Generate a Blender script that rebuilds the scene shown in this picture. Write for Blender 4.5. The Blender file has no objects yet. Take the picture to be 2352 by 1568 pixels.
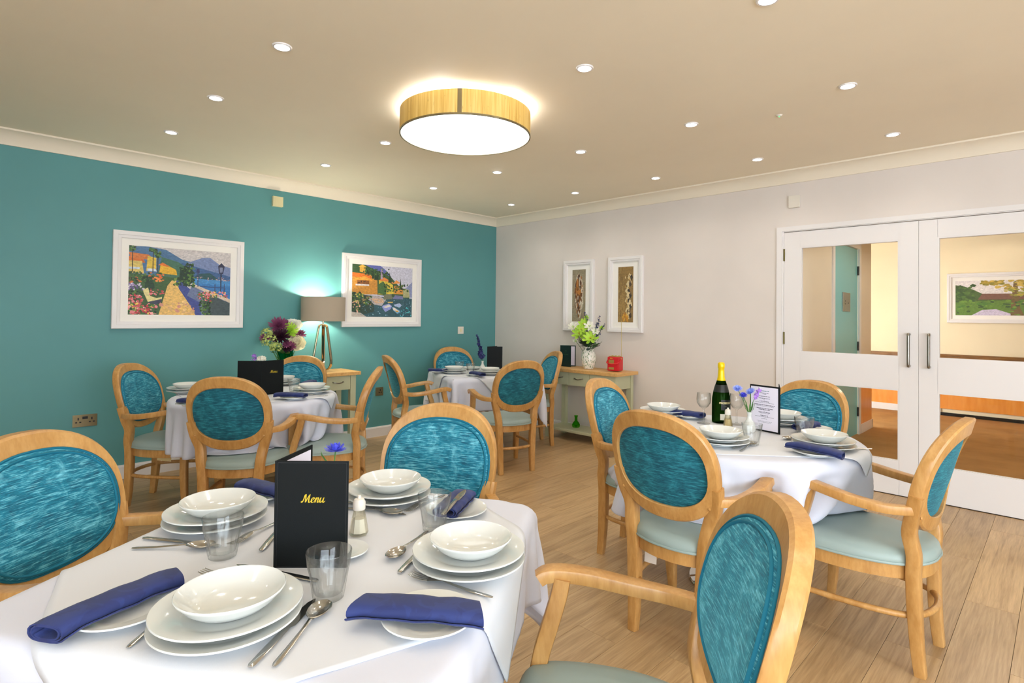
import bpy, bmesh, math, random
import numpy as np
from mathutils import Vector, Matrix
random.seed(7)
PI = math.pi
S = bpy.context.scene
COL = S.collection
# ------------------------------------------------------------------ camera
# corner of the room at the origin: teal wall is the plane x=0, beige wall the plane y=0, floor z=0
F, CX, CY = 1291.617, 1175.03, 704.739           # pixels in the 2352x1568 frame
YAW, PITCH, ROLL = 2.349498, 0.015982, 0.011856
CAM = Vector((5.11644, -4.89680, 1.27))
_fw = Vector((math.cos(PITCH)*math.cos(YAW), math.cos(PITCH)*math.sin(YAW), math.sin(PITCH)))
_r0 = Vector((math.sin(YAW), -math.cos(YAW), 0)); _u0 = _r0.cross(_fw)
_rt = math.cos(ROLL)*_r0 + math.sin(ROLL)*_u0
_up = -math.sin(ROLL)*_r0 + math.cos(ROLL)*_u0
def ray(px, py): return _fw + (px-CX)/F*_rt - (py-CY)/F*_up
def at(px, py, z):                               # the point at height z that this pixel looks at
    d = ray(px, py); return CAM + d*((z-CAM.z)/d.z)
cd = bpy.data.cameras.new('camera'); cam = bpy.data.objects.new('camera', cd); COL.objects.link(cam)
m = Matrix.Identity(4)
for i in range(3):
    m[i][0] = _rt[i]; m[i][1] = _up[i]; m[i][2] = -_fw[i]; m[i][3] = CAM[i]
cam.matrix_world = m
cd.sensor_width = 36; cd.lens = F/2352*36
cd.shift_x = (1176-CX)/2352; cd.shift_y = -(784-CY)/2352
cd.clip_start = 0.02
S.camera = cam
# ------------------------------------------------------------------ world, daylight, exposure
CEIL = 2.486
w = bpy.data.worlds.new('overcast_sky'); S.world = w; w.use_nodes = True
bg = w.node_tree.nodes['Background']; bg.inputs[0].default_value = (0.80, 0.89, 1.0, 1); bg.inputs[1].default_value = 12.5
def portal(name, loc, rot, sx, sy):
    l = bpy.data.lights.new(name, 'AREA'); l.shape = 'RECTANGLE'; l.size = sx; l.size_y = sy
    l.cycles.is_portal = True
    o = bpy.data.objects.new(name, l); COL.objects.link(o); o.location = loc; o.rotation_euler = rot
portal('window_portal', (8.54, -4.75, 1.4), (0, PI/2, 0), 1.8, 3.7)
portal('window_portal', (6.9, -7.04, 1.4), (PI/2, 0, PI), 2.6, 1.8)  # sky light through the added window in the back wall
vs = S.view_settings
vs.view_transform = 'Standard'; vs.look = 'None'; vs.gamma = 1; vs.use_curve_mapping = False
vs.exposure = -0.05
S.cycles.use_denoising = True
S.cycles.max_bounces = 10; S.cycles.diffuse_bounces = 5; S.cycles.transparent_max_bounces = 16
S.cycles.sample_clamp_indirect = 6
SPOT_W = 12.5
# ------------------------------------------------------------------ materials
def lin(c): 
    return tuple((x/255/12.92 if x/255 <= .04045 else ((x/255+.055)/1.055)**2.4) for x in c)
MT = {}
class N:
    def __init__(s, name):
        s.m = bpy.data.materials.new(name); s.m.use_nodes = True
        s.t = s.m.node_tree; s.b = s.t.nodes['Principled BSDF']; s.out = s.t.nodes['Material Output']
        MT[name] = s.m
    def n(s, typ, **kw):
        x = s.t.nodes.new('ShaderNode'+typ)
        for k, v in kw.items(): setattr(x, k, v)
        return x
    def l(s, a, b): s.t.links.new(a, b)
    def coords(s, scale=(1, 1, 1), kind='Object', rnd=False):
        tc = s.n('TexCoord'); mp = s.n('Mapping'); mp.inputs['Scale'].default_value = scale
        s.l(tc.outputs[kind], mp.inputs[0])
        if rnd:
            oi = s.n('ObjectInfo'); ml = s.n('Math', operation='MULTIPLY'); ml.inputs[1].default_value = 37.0
            s.l(oi.outputs['Random'], ml.inputs[0])
            cb = s.n('CombineXYZ'); 
            for i in range(3): s.l(ml.outputs[0], cb.inputs[i])
            s.l(cb.outputs[0], mp.inputs['Location'])
        return mp.outputs[0]
    def noise(s, co, scale=5, detail=4, rough=.6, dist=0):
        x = s.n('TexNoise'); x.inputs['Scale'].default_value = scale; x.inputs['Detail'].default_value = detail
        x.inputs['Roughness'].default_value = rough; x.inputs['Distortion'].default_value = dist
        s.l(co, x.inputs['Vector']); return x.outputs['Fac']
    def ramp(s, fac, stops):
        r = s.n('ValToRGB'); e = r.color_ramp.elements
        e[0].position = stops[0][0]; e[0].color = (*stops[0][1], 1); e[1].position = stops[-1][0]; e[1].color = (*stops[-1][1], 1)
        for p, c in stops[1:-1]:
            q = e.new(p); q.color = (*c, 1)
        s.l(fac, r.inputs[0]); return r.outputs[0]
    def mix(s, fac, a, b, blend='MIX'):
        x = s.n('Mix', data_type='RGBA', blend_type=blend)
        for k, v in ((0, fac), (6, a), (7, b)):
            if hasattr(v, 'node'): s.l(v, x.inputs[k])
            elif k == 0: x.inputs[0].default_value = v
            else: x.inputs[k].default_value = (*v, 1)
        return x.outputs[2]
    def base(s, v):
        if hasattr(v, 'node'): s.l(v, s.b.inputs['Base Color'])
        else: s.b.inputs['Base Color'].default_value = (*v, 1)
    def set(s, **kw):
        for k, v in kw.items():
            k = k.replace('_', ' ').title() if k not in ('ior',) else 'IOR'
            s.b.inputs[k].default_value = v
    def bump(s, h, strength=.2, dist=.002):
        x = s.n('Bump'); x.inputs['Strength'].default_value = strength; x.inputs['Distance'].default_value = dist
        s.l(h, x.inputs['Height']); s.l(x.outputs[0], s.b.inputs['Normal'])
def plain(name, c, rough=.5, metal=0, **kw):
    a = N(name); a.base(lin(c)); a.set(roughness=rough, metallic=metal, **kw); return a
def paint(name, c, rough=.6, var=.04):
    a = N(name); f = a.noise(a.coords((1, 1, 1), 'Object'), 1.3, 3)
    l = lin(c); a.base(a.ramp(f, [(.3, tuple(x*(1-var) for x in l)), (.7, tuple(x*(1+var) for x in l))]))
    a.bump(a.noise(a.coords(), 220, 2), .08, .001); a.set(roughness=rough); return a
paint('teal_paint', (88, 149, 150), .55)
paint('beige_paint', (222, 214, 207), .6)
paint('ceiling_paint', (244, 234, 212), .7, .02)
paint('coving_paint', (238, 228, 208), .6, .02)
paint('hall_cream', (240, 225, 190), .6)
paint('hall_beige', (234, 222, 198), .6)
paint('white_gloss', (232, 229, 228), .35, .01)
paint('sage_paint', (192, 194, 160), .45, .02)
paint('teal_door_paint', (120, 196, 200), .4, .02)
def wood(name, c1, c2, c3, scale=(30, 30, 3), rough=.4, rnd=True, big=1.0):
    a = N(name); co = a.coords(scale, 'Object', rnd)
    f = a.noise(co, 1.0*big, 5, .65, .6); fine = a.noise(a.coords(tuple(x*6 for x in scale), 'Object', rnd), 1.0, 2)
    base = a.ramp(f, [(.3, lin(c1)), (.5, lin(c2)), (.72, lin(c3))])
    a.base(a.mix(.25, base, a.ramp(fine, [(.35, lin(c1)), (.65, lin(c3))])))
    a.bump(fine, .05, .0006); a.set(roughness=rough); return a
wood('beech', (164, 116, 58), (190, 142, 80), (206, 162, 102), (14, 14, 4), .34)
wood('console_oak', (190, 140, 76), (216, 170, 104), (230, 188, 124), (40, 4, 40), .45)
wood('dark_rail', (90, 58, 22), (128, 86, 36), (160, 112, 56), (3, 40, 40), .35)
def plank_mat():
    a = N('oak_plank'); co = a.coords((16, 1.1, 8), 'Object', True)
    f = a.noise(co, 1.0, 6, .62, 1.4); g = a.noise(a.coords((130, 5, 60), 'Object', True), 1.0, 3)
    oi = a.n('ObjectInfo')
    c = a.ramp(f, [(.25, lin((136, 108, 72))), (.45, lin((182, 150, 108))), (.6, lin((198, 167, 124))), (.8, lin((162, 132, 92)))])
    c = a.mix(.38, c, a.ramp(g, [(.3, lin((128, 100, 66))), (.7, lin((206, 176, 134)))]))
    v = a.ramp(oi.outputs['Random'], [(0, (.84, .83, .82)), (1, (1.08, 1.07, 1.04))])
    a.base(a.mix(1.0, c, v, 'MULTIPLY')); a.set(roughness=.36); a.bump(g, .08, .0008)
plank_mat()
def carpet():
    a = N('tan_carpet'); f = a.noise(a.coords(), 400, 3); g = a.noise(a.coords(), 3, 3)
    c = a.ramp(f, [(.3, lin((150, 104, 52))), (.7, lin((192, 144, 84)))])
    a.base(a.mix(.4, c, a.ramp(g, [(.35, lin((150, 106, 56))), (.65, lin((190, 142, 84)))]))); a.set(roughness=.95); a.bump(f, .5, .004)
carpet()
def wainscot():
    a = N('orange_wainscot'); f = a.noise(a.coords((12, 12, 2)), 1, 4)
    a.base(a.ramp(f, [(.3, lin((226, 138, 46))), (.7, lin((242, 164, 76)))])); a.set(roughness=.3)
wainscot()
def chenille(name, dark, mid, light, sheen, thr=0.0):
    a = N(name)
    st = a.noise(a.coords((24, 24, 330), 'Object', True), 1, 3, .65, .2)
    pa = a.noise(a.coords((14, 14, 16), 'Object', True), 1, 4, .7, .8)
    fi = a.noise(a.coords((900, 900, 900), 'Object'), 1, 1)
    c = a.ramp(st, [(.36, lin(dark)), (.52, lin(mid)), (.70+thr, lin(light))])
    c2 = a.ramp(pa, [(.38, lin(dark)), (.55, lin(mid)), (.74+thr, lin(light))])
    a.base(a.mix(.38, c, c2)); a.set(roughness=.8)
    a.b.inputs['Sheen Weight'].default_value = sheen; a.b.inputs['Sheen Roughness'].default_value = .35
    a.b.inputs['Sheen Tint'].default_value = (*lin((120, 215, 235)), 1)
    mx = a.n('Math', operation='ADD'); a.l(st, mx.inputs[0]); a.l(fi, mx.inputs[1]); a.bump(mx.outputs[0], .35, .002)
chenille('teal_chenille', (0, 74, 98), (4, 122, 148), (130, 212, 230), .7, -.05)
chenille('teal_chenille_back', (0, 62, 82), (4, 100, 118), (60, 164, 180), .45, -.03)
plain('teal_piping', (2, 108, 134), .8)
def vinyl():
    a = N('sage_vinyl'); f = a.noise(a.coords(), 300, 2); a.base(lin((148, 166, 162))); a.set(roughness=.42); a.bump(f, .05, .0005)
vinyl()
def linen(name, c):
    a = N(name); f = a.noise(a.coords((500, 500, 500)), 1, 2); a.base(lin(c)); a.set(roughness=.85)
    a.b.inputs['Sheen Weight'].default_value = .1; a.bump(f, .12, .0006)
linen('white_linen', (204, 207, 220)); linen('overlay_linen', (208, 211, 217)); linen('shade_linen', (172, 160, 142))
def translucent(name, f):
    m_ = MT[name]; t = m_.node_tree; b = t.nodes['Principled BSDF']; tr = t.nodes.new('ShaderNodeBsdfTranslucent'); tr.inputs[0].default_value = b.inputs['Base Color'].default_value
    mx = t.nodes.new('ShaderNodeMixShader'); mx.inputs[0].default_value = f; t.links.new(b.outputs[0], mx.inputs[1]); t.links.new(tr.outputs[0], mx.inputs[2]); t.links.new(mx.outputs[0], t.nodes['Material Output'].inputs[0])
translucent('shade_linen', .10)
def napkin():
    a = N('navy_damask'); f = a.noise(a.coords((1, 1, 1)), 26, 2, .5, 1.5); g = a.noise(a.coords((900, 900, 900)), 1, 1)
    a.base(a.ramp(f, [(.46, lin((24, 38, 92))), (.54, lin((30, 46, 104)))])); a.set(roughness=.75); a.bump(g, .1, .0005)
    a.b.inputs['Sheen Weight'].default_value = .08
napkin()
plain('porcelain', (214, 217, 214), .1, ior=1.5)
plain('steel', (190, 188, 182), .16, 1.0)
plain('brushed_steel', (150, 146, 136), .3, 1.0)
plain('chrome', (205, 205, 205), .06, 1.0)
plain('gold_chrome', (196, 176, 146), .07, 1.0)
plain('brass_plate', (160, 146, 112), .3, .9)
plain('bronze_hinge', (96, 86, 50), .35, 1.0)
plain('black_plastic', (18, 20, 24), .4)
plain('dark_gap', (20, 17, 12), .9)
def leather(name, c, rough=.45):
    a = N(name); v = a.n('TexVoronoi'); v.inputs['Scale'].default_value = 700; a.l(a.coords(), v.inputs['Vector'])
    a.base(lin(c)); a.set(roughness=rough); a.b.inputs['Specular IOR Level'].default_value = .2; a.bump(v.outputs['Distance'], .12, .0006)
leather('black_leatherette', (9, 14, 15), .6); leather('green_leatherette', (24, 46, 42))
plain('gold_foil', (226, 198, 60), .35, .4)
plain('paper', (228, 224, 238), .8); plain('ink', (70, 70, 90), .8); plain('ink_teal', (70, 120, 130), .8)
plain('mat_board', (246, 243, 236), .85)
plain('cream_plastic', (226, 216, 170), .4); plain('white_plastic', (226, 220, 208), .4)
plain('tag_paper', (216, 196, 140), .8); plain('pink_tag', (236, 206, 200), .8)
plain('label_gold', (238, 222, 160), .6); plain('yellow_foil', (242, 204, 10), .3, .3); plain('label_black', (20, 24, 22), .4); plain('label_white', (226, 224, 210), .6)
plain('red_leatherette', (206, 28, 40), .4); plain('brass_mesh', (178, 156, 84), .4, .4)
plain('salt', (240, 240, 238), .9); plain('pepper', (206, 190, 150), .8)
plain('stem_green', (70, 120, 50), .6); plain('leaf_green', (44, 92, 44), .5); plain('dark_leaf', (22, 56, 50), .5)
plain('lime_petal', (176, 214, 70), .6); plain('white_petal', (240, 238, 224), .6); plain('cream_petal', (240, 234, 200), .6)
plain('purple_petal', (128, 62, 98), .6); plain('dark_plum', (50, 14, 36), .55); plain('hydrangea', (178, 194, 110), .65)
plain('blue_petal', (86, 92, 220), .6); plain('pale_blue_petal', (150, 170, 240), .6); plain('lilac_petal', (180, 130, 220), .6)
plain('navy_petal', (30, 34, 96), .6); plain('yellow_pistil', (220, 190, 60), .6)
def speckled():
    a = N('speckled_china'); v = a.noise(a.coords((1, 1, .5)), 70, 3, .7); 
    a.base(a.ramp(v, [(.34, lin((70, 110, 70))), (.42, lin((130, 165, 130))), (.45, lin((238, 236, 226))), (.8, lin((240, 238, 230)))])); a.set(roughness=.2)
speckled()
def schlick(a, f0, f90):                        # reflectance rising towards grazing view, same from both sides
    lw = a.n('LayerWeight'); lw.inputs[0].default_value = .5; p = a.n('Math', operation='POWER'); a.l(lw.outputs['Facing'], p.inputs[0]); p.inputs[1].default_value = 4.5
    q = a.n('Math', operation='MULTIPLY_ADD'); a.l(p.outputs[0], q.inputs[0]); q.inputs[1].default_value = f90-f0; q.inputs[2].default_value = f0; return q.outputs[0], lw.outputs['Facing']
def clear(name, tint, refr=.35, ior=1.45, rough=0.0):
    a = N(name); a.t.nodes.remove(a.b)
    tr = a.n('BsdfTransparent'); tr.inputs[0].default_value = (*tint, 1)
    gl = a.n('BsdfGlass'); gl.inputs['Color'].default_value = (*tint, 1); gl.inputs['IOR'].default_value = ior; gl.inputs['Roughness'].default_value = rough
    mx = a.n('MixShader'); mx.inputs[0].default_value = refr; a.l(tr.outputs[0], mx.inputs[1]); a.l(gl.outputs[0], mx.inputs[2])
    a.l(mx.outputs[0], a.out.inputs[0])
def thin_glass(name, edge):
    a = N(name); a.t.nodes.remove(a.b); fr, fac = schlick(a, .045, .85)
    tr = a.n('BsdfTransparent'); a.l(a.ramp(fac, [(0, (.985, .99, .987)), (.6, (.955, .965, .96)), (1, (edge, edge*1.02, edge))]), tr.inputs[0])
    gl = a.n('BsdfGlossy'); gl.inputs['Roughness'].default_value = .03
    mx = a.n('MixShader'); a.l(fr, mx.inputs[0]); a.l(tr.outputs[0], mx.inputs[1]); a.l(gl.outputs[0], mx.inputs[2])
    rf_ = a.n('BsdfGlass'); rf_.inputs['IOR'].default_value = 1.45; m2 = a.n('MixShader'); m2.inputs[0].default_value = .1; a.l(mx.outputs[0], m2.inputs[1]); a.l(rf_.outputs[0], m2.inputs[2]); a.l(m2.outputs[0], a.out.inputs[0])
thin_glass('tumbler_glass', .5); thin_glass('wine_glass', .5)
clear('bottle_glass', (.10, .22, .07), .6, 1.5); clear('green_vase_glass', (.10, .66, .50), .4); clear('lime_glass', (.45, .85, .25), .4)
clear('shaker_glass', (.98, .97, .92), .4)
def pane(nm, ior, tint):
    a = N(nm); a.t.nodes.remove(a.b)
    tr = a.n('BsdfTransparent'); tr.inputs[0].default_value = (*tint, 1)
    gl = a.n('BsdfGlossy'); gl.inputs['Roughness'].default_value = .02; fr, _f = schlick(a, ior, .7)
    mx = a.n('MixShader'); a.l(fr, mx.inputs[0]); a.l(tr.outputs[0], mx.inputs[1]); a.l(gl.outputs[0], mx.inputs[2]); a.l(mx.outputs[0], a.out.inputs[0])
pane('pane_glass', .022, (.985, .988, .985)); pane('picture_glass', .022, (1, 1, 1))
def emit(name, c, st):
    a = N(name); a.t.nodes.remove(a.b); e = a.n('Emission'); e.inputs[0].default_value = (*c, 1); e.inputs[1].default_value = st; a.l(e.outputs[0], a.out.inputs[0])
emit('lamp_lens', (1, .97, .93), 30); emit('drum_diffuser', (1, .985, .96), 2.2); emit('bulb', (1, .86, .66), 40); emit('green_led', (.1, 1, .3), 2)
def veneer():
    a = N('drum_veneer'); f = a.noise(a.coords((60, 60, 1.5)), 1, 4, .7); k = a.noise(a.coords((90, 90, 22)), 1, 2, .5)
    c = a.ramp(f, [(.32, lin((214, 164, 72))), (.5, lin((238, 198, 108))), (.7, lin((250, 220, 140)))])
    a.base(a.mix(a.ramp(k, [(.68, (0, 0, 0)), (.76, (.7, .7, .7))]), c, lin((150, 104, 40)))); a.set(roughness=.5)
veneer()
def artmat():
    a = N('print_ink'); at_ = a.n('Attribute'); at_.attribute_name = 'col'
    f = a.noise(a.coords((45, 45, 80)), 1, 3, .6, .8); a.base(a.mix(.4, at_.outputs['Color'], a.mix(1.0, at_.outputs['Color'], a.ramp(f, [(.3, (.35, .35, .38)), (.7, (1.7, 1.7, 1.6))]), 'MULTIPLY')))
    a.set(roughness=.5)
artmat()
# ------------------------------------------------------------------ mesh helpers
class MB:
    def __init__(s): s.v = []; s.f = []; s.c = None
    def add(s, vs, fs):
        b = len(s.v); s.v += [tuple(p) for p in vs]; s.f += [tuple(b+i for i in f) for f in fs]; return s
    def box(s, x0, x1, y0, y1, z0, z1):
        return s.add([(x0, y0, z0), (x1, y0, z0), (x1, y1, z0), (x0, y1, z0), (x0, y0, z1), (x1, y0, z1), (x1, y1, z1), (x0, y1, z1)],
                     [(0, 3, 2, 1), (4, 5, 6, 7), (0, 1, 5, 4), (1, 2, 6, 5), (2, 3, 7, 6), (3, 0, 4, 7)])
    def rings(s, rings, cap=True, closed=False):
        n = len(rings[0]); vs = [p for r in rings for p in r]; fs = []
        k = len(rings)
        for i in range(k if closed else k-1):
            j = (i+1) % k
            for a in range(n):
                b = (a+1) % n; fs.append((i*n+a, i*n+b, j*n+b, j*n+a))
        if cap and not closed:
            fs.append(tuple(range(n-1, -1, -1))); fs.append(tuple((k-1)*n+a for a in range(n)))
        return s.add(vs, fs)
    def tube(s, path, r, n=8, closed=False):
        P_ = [Vector(p) for p in path]; k = len(P_); R = r if isinstance(r, (list, tuple)) else [r]*k; rs = []
        prev = None
        for i, p in enumerate(P_):
            t = (P_[(i+1) % k]-P_[i-1]) if closed else (P_[min(i+1, k-1)]-P_[max(i-1, 0)])
            t.normalize()
            if prev is None:
                a = Vector((0, 0, 1)) if abs(t.z) < .9 else Vector((1, 0, 0)); u = t.cross(a).normalized()
            else: u = (prev - t*prev.dot(t)).normalized()
            prev = u; v = t.cross(u)
            rs.append([p+R[i]*(math.cos(2*PI*j/n)*u+math.sin(2*PI*j/n)*v) for j in range(n)])
        return s.rings(rs, True, closed)
    def lathe(s, prof, n=32, mod=None, cap=False):
        rs = []
        for i, (r, z) in enumerate(prof):
            rs.append([((r*(mod(2*PI*j/n, i) if mod else 1))*math.cos(2*PI*j/n), (r*(mod(2*PI*j/n, i) if mod else 1))*math.sin(2*PI*j/n), z) for j in range(n)])
        return s.rings(rs, cap)
    def prism(s, poly, z0, z1):
        n = len(poly)
        return s.rings([[(x, y, z0) for x, y in poly], [(x, y, z1) for x, y in poly]])
    def sweep(s, path, w, h, side):           # rounded-rectangle section; side(i) -> unit sideways vector
        P_ = [Vector(p) for p in path]; k = len(P_); rs = []
        for i, p in enumerate(P_):
            t = (P_[min(i+1, k-1)]-P_[max(i-1, 0)]).normalized(); u = side(i) if callable(side) else Vector(side)
            u = (u - t*u.dot(t)).normalized(); v = t.cross(u)
            a = (w[i] if isinstance(w, (list, tuple)) else w)/2; b = (h[i] if isinstance(h, (list, tuple)) else h)/2; q = .30*min(a, b)
            sec = [(a, b-q), (a-q*.3, b-q*.3), (a-q, b), (-a+q, b), (-a+q*.3, b-q*.3), (-a, b-q), (-a, -b+q), (-a+q*.3, -b+q*.3), (-a+q, -b), (a-q, -b), (a-q*.3, -b+q*.3), (a, -b+q)]
            rs.append([p+x*u+y*v for x, y in sec])
        return s.rings(rs)
    def xf(s, M):
        s.v = [tuple(M @ Vector(p)) for p in s.v]; return s
    def mesh(s, name, mat, smooth=40, bevel=0):
        me = bpy.data.meshes.new(name); me.from_pydata(s.v, [], s.f)
        bm = bmesh.new(); bm.from_mesh(me)
        if bevel:
            bmesh.ops.bevel(bm, geom=[e for e in bm.edges if e.is_manifold and e.calc_face_angle(0) > .5], offset=bevel, segments=2, affect='EDGES', profile=.6, clamp_overlap=True)
        bmesh.ops.recalc_face_normals(bm, faces=bm.faces); bm.to_mesh(me); bm.free()
        if smooth:
            for p in me.polygons: p.use_smooth = True
            me.set_sharp_from_angle(angle=math.radians(smooth))
        if mat: me.materials.append(MT[mat])
        return me
    def build(s, name, mat, parent=None, smooth=40, bevel=0, loc=None, rz=0):
        return link(name, s.mesh(name, mat, smooth, bevel), parent, loc, rz)
def link(name, me, parent=None, loc=None, rz=0):
    o = bpy.data.objects.new(name, me); COL.objects.link(o)
    if parent: o.parent = parent
    if loc is not None: o.location = loc
    if rz: o.rotation_euler = (0, 0, rz)
    return o
def tag(o, label, cat, group=None):
    o['label'] = label; o['category'] = cat
    if group: o['group'] = group
    return o
def thing(name, loc, rz, label, cat, group=None):
    return tag(link(name, None, None, loc, rz), label, cat, group)
def struct(o, label=None):
    o['kind'] = 'structure'
    if label: o['label'] = label
    return o
def copy_tree(o, parent=None):
    c = o.copy(); COL.objects.link(c); c.parent = parent
    for ch in list(o.children): copy_tree(ch, c)
    return c
def catmull(pts, per=4, closed=False):
    P_ = [Vector(p) for p in pts]; n = len(P_); out = []
    rng = range(n) if closed else range(n-1)
    for i in rng:
        if closed: a, b, c, d = P_[i-1], P_[i], P_[(i+1) % n], P_[(i+2) % n]
        else: a, b, c, d = P_[max(i-1, 0)], P_[i], P_[i+1], P_[min(i+2, n-1)]
        for k in range(per):
            t = k/per
            out.append(.5*((2*b)+(c-a)*t+(2*a-5*b+4*c-d)*t*t+(3*b-a-3*c+d)*t**3))
    if not closed: out.append(P_[-1])
    return out
# ------------------------------------------------------------------ room shell
XR, YB = 8.5, -7.0                                # window wall, wall behind the camera
DX0, DX1, DXM, DH = 3.454, 5.284, 4.369, 1.985    # double doors in the beige wall
def B(*a): return MB().box(*a)
floor = struct(B(-.1, XR+.1, YB-.1, .05, -.06, -.008).build('floor', 'dark_gap', smooth=0), 'oak plank floor of the dining room')
PW, PL = .184, 1.22
whole = B(-PW/2+.0006, PW/2-.0006, -PL/2+.0006, PL/2-.0006, -.006, 0).mesh('plank', 'oak_plank', 0, .0008)
x = PW/2; ri = 0
while x < 6.7:
    y = -(.1 + (ri*0.47 % 1)*PL); y0 = 0.0
    cuts = [0.0]
    while y > YB: cuts.append(y); y -= PL
    cuts.append(YB)
    for a, b in zip(cuts[:-1], cuts[1:]):
        if a-b < .02: continue
        if abs((a-b)-PL) < 1e-4: o = link('plank', whole, floor)
        else: o = B(-PW/2+.0006, PW/2-.0006, -(a-b)/2+.0006, (a-b)/2-.0006, -.006, 0).build('plank', 'oak_plank', floor, 0, .0008)
        o.location = (x, (a+b)/2, 0)
    x += PW; ri += 1
struct(B(-.12, 0, YB, .12, 0, CEIL).build('wall_left', 'teal_paint', smooth=0), 'teal painted wall')
wr = MB().box(0, 3.40, 0, .12, 0, CEIL).box(5.34, XR, 0, .12, 0, CEIL).box(3.40, 5.34, 0, .12, 2.03, CEIL)
struct(wr.build('wall_right', 'beige_paint', smooth=0), 'beige painted wall around the doorway')
struct(B(x-PW/2+.0006, XR, YB, 0, -.006, 0).build('floor_rest', 'oak_plank', smooth=0))
WZ0, WZ1 = .5, 2.3
def glazed_wall(name, wname, M, L, a, b, n):          # local x along the wall, y outward
    mb = MB().box(0, a, 0, .12, 0, CEIL).box(b, L, 0, .12, 0, CEIL).box(a, b, 0, .12, 0, WZ0).box(a, b, 0, .12, WZ1, CEIL).xf(M)
    struct(mb.build(name, 'beige_paint', smooth=0))
    win = struct(link(wname, None)); win.matrix_world = M @ Matrix.Translation((a, .06, WZ0)); W_, hh = b-a, WZ1-WZ0
    fr = MB().box(0, W_, -.03, .03, 0, .05).box(0, W_, -.03, .03, hh-.05, hh)
    for k in range(n+1): fr.box(k*(W_-.05)/n, k*(W_-.05)/n+.05, -.03, .03, .05, hh-.05)
    fr.build('window_frame', 'white_gloss', win, 0)
    for k in range(n): B(k*(W_-.05)/n+.05, (k+1)*(W_-.05)/n, -.004, .004, .05, hh-.05).build('pane', 'pane_glass', win, 0)
glazed_wall('wall_front', 'window_1', Matrix(((0, 1, 0, XR), (1, 0, 0, YB), (0, 0, 1, 0), (0, 0, 0, 1))), -YB, .4, 4.1, 3)
glazed_wall('wall_back', 'added_window', Matrix(((1, 0, 0, 0), (0, -1, 0, YB), (0, 0, 1, 0), (0, 0, 0, 1))), XR, 5.6, 8.2, 2)  # unseen second window, added for stronger and more even daylight
ceil = struct(B(0, XR, YB, 0, CEIL, CEIL+.1).build('ceiling', 'ceiling_paint', smooth=0), 'cream ceiling')
# coving
def coving(name, L, M):
    prof = [(0, -.098), (.012, -.098), (.014, -.09), (.03, -.055), (.06, -.026), (.09, -.014), (.098, -.012), (.098, 0), (0, 0)]
    mb = MB().rings([[(d, 0, CEIL+z-.0005) for d, z in prof], [(d, L, CEIL+z-.0005) for d, z in prof]]).xf(M)
    struct(mb.build(name, 'coving_paint', smooth=50))
coving('trim_1', -YB, Matrix(((1, 0, 0, 0), (0, -1, 0, 0), (0, 0, 1, 0), (0, 0, 0, 1))))
coving('trim_2', XR, Matrix(((0, 1, 0, 0), (-1, 0, 0, 0), (0, 0, 1, 0), (0, 0, 0, 1))))
def skirting(name, runs, axis):
    mb = MB()
    prof = [(0, 0), (.018, 0), (.018, .088), (.012, .101), (0, .103)]
    for a, b in runs:
        if axis == 'y': mb.rings([[(d, a, z) for d, z in prof], [(d, b, z) for d, z in prof]])
        else: mb.rings([[(a, -d, z) for d, z in prof], [(b, -d, z) for d, z in prof]])
    struct(mb.build(name, 'white_gloss', smooth=0))
skirting('baseboard_left', [(YB, 0)], 'y'); skirting('baseboard_right', [(.02, 3.396), (5.345, XR)], 'x')
# door frame + architrave
ar = MB().box(3.398, 3.440, -.018, 0, 0, 2.031).box(5.298, 5.345, -.018, 0, 0, 2.031).box(3.440, 5.298, -.018, 0, 1.995, 2.031)
ar.box(3.4405, 3.4505, -.008, .12, 0, 1.989).box(5.2875, 5.2975, -.008, .12, 0, 1.989).box(3.4405, 5.2975, -.008, .12, 1.989, 1.9945)
struct(ar.build('trim_3', 'white_gloss', smooth=0), 'white door frame')
def door(name, x0, x1, hx, gx0, gx1, label, hinge):
    d = struct(link(name, None, None, (x0, .02, 0), 0), label)
    W = x1-x0-.004; g0, g1 = gx0-x0, gx1-x0
    lf = MB()
    zs = [(.006, .245), (.768, 1.005), (1.857, DH)]
    for a, b in zs: lf.box(g0-.001, g1+.001, -.022, .022, a, b)
    lf.box(-.002, g0, -.022, .022, .006, DH).box(g1, W, -.022, .022, .006, DH)
    lf.build('door_leaf', 'white_gloss', d, 0)
    for a, b in ((.245, .768), (1.005, 1.857)):
        B(g0+.004, g1-.004, -.003, .003, a+.004, b-.004).build('pane', 'pane_glass', d, 0)
        bd = MB(); t = .008
        for s_ in (-.02, .008):
            bd.box(g0, g1, s_, s_+.012, a, a+t).box(g0, g1, s_, s_+.012, b-t, b).box(g0, g0+t, s_, s_+.012, a+t, b-t).box(g1-t, g1, s_, s_+.012, a+t, b-t)
        bd.build('glazing_bead', 'white_gloss', d, 0)
    h = catmull([(hx-x0, -.022, .945), (hx-x0, -.055, .945), (hx-x0, -.066, .957), (hx-x0, -.066, 1.06), (hx-x0, -.066, 1.160), (hx-x0, -.055, 1.173), (hx-x0, -.022, 1.173)], 4)
    MB().tube(h, .0095, 12).build('handle', 'brushed_steel', d)
    if hinge:
        for z in (1.80, 1.115, .25):
            MB().tube([(0, -.026, z-.05), (0, -.026, z+.05)], .007, 8).build('hinge', 'bronze_hinge', d)
    return d
door('door_1', DX0, DXM, 4.312, 3.578, 4.249, 'white glazed door leaf hinged on its left', True)
door('door_2', DXM, DX1, 4.430, 4.476, 5.16, 'white glazed door leaf at the right edge', False)
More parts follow.
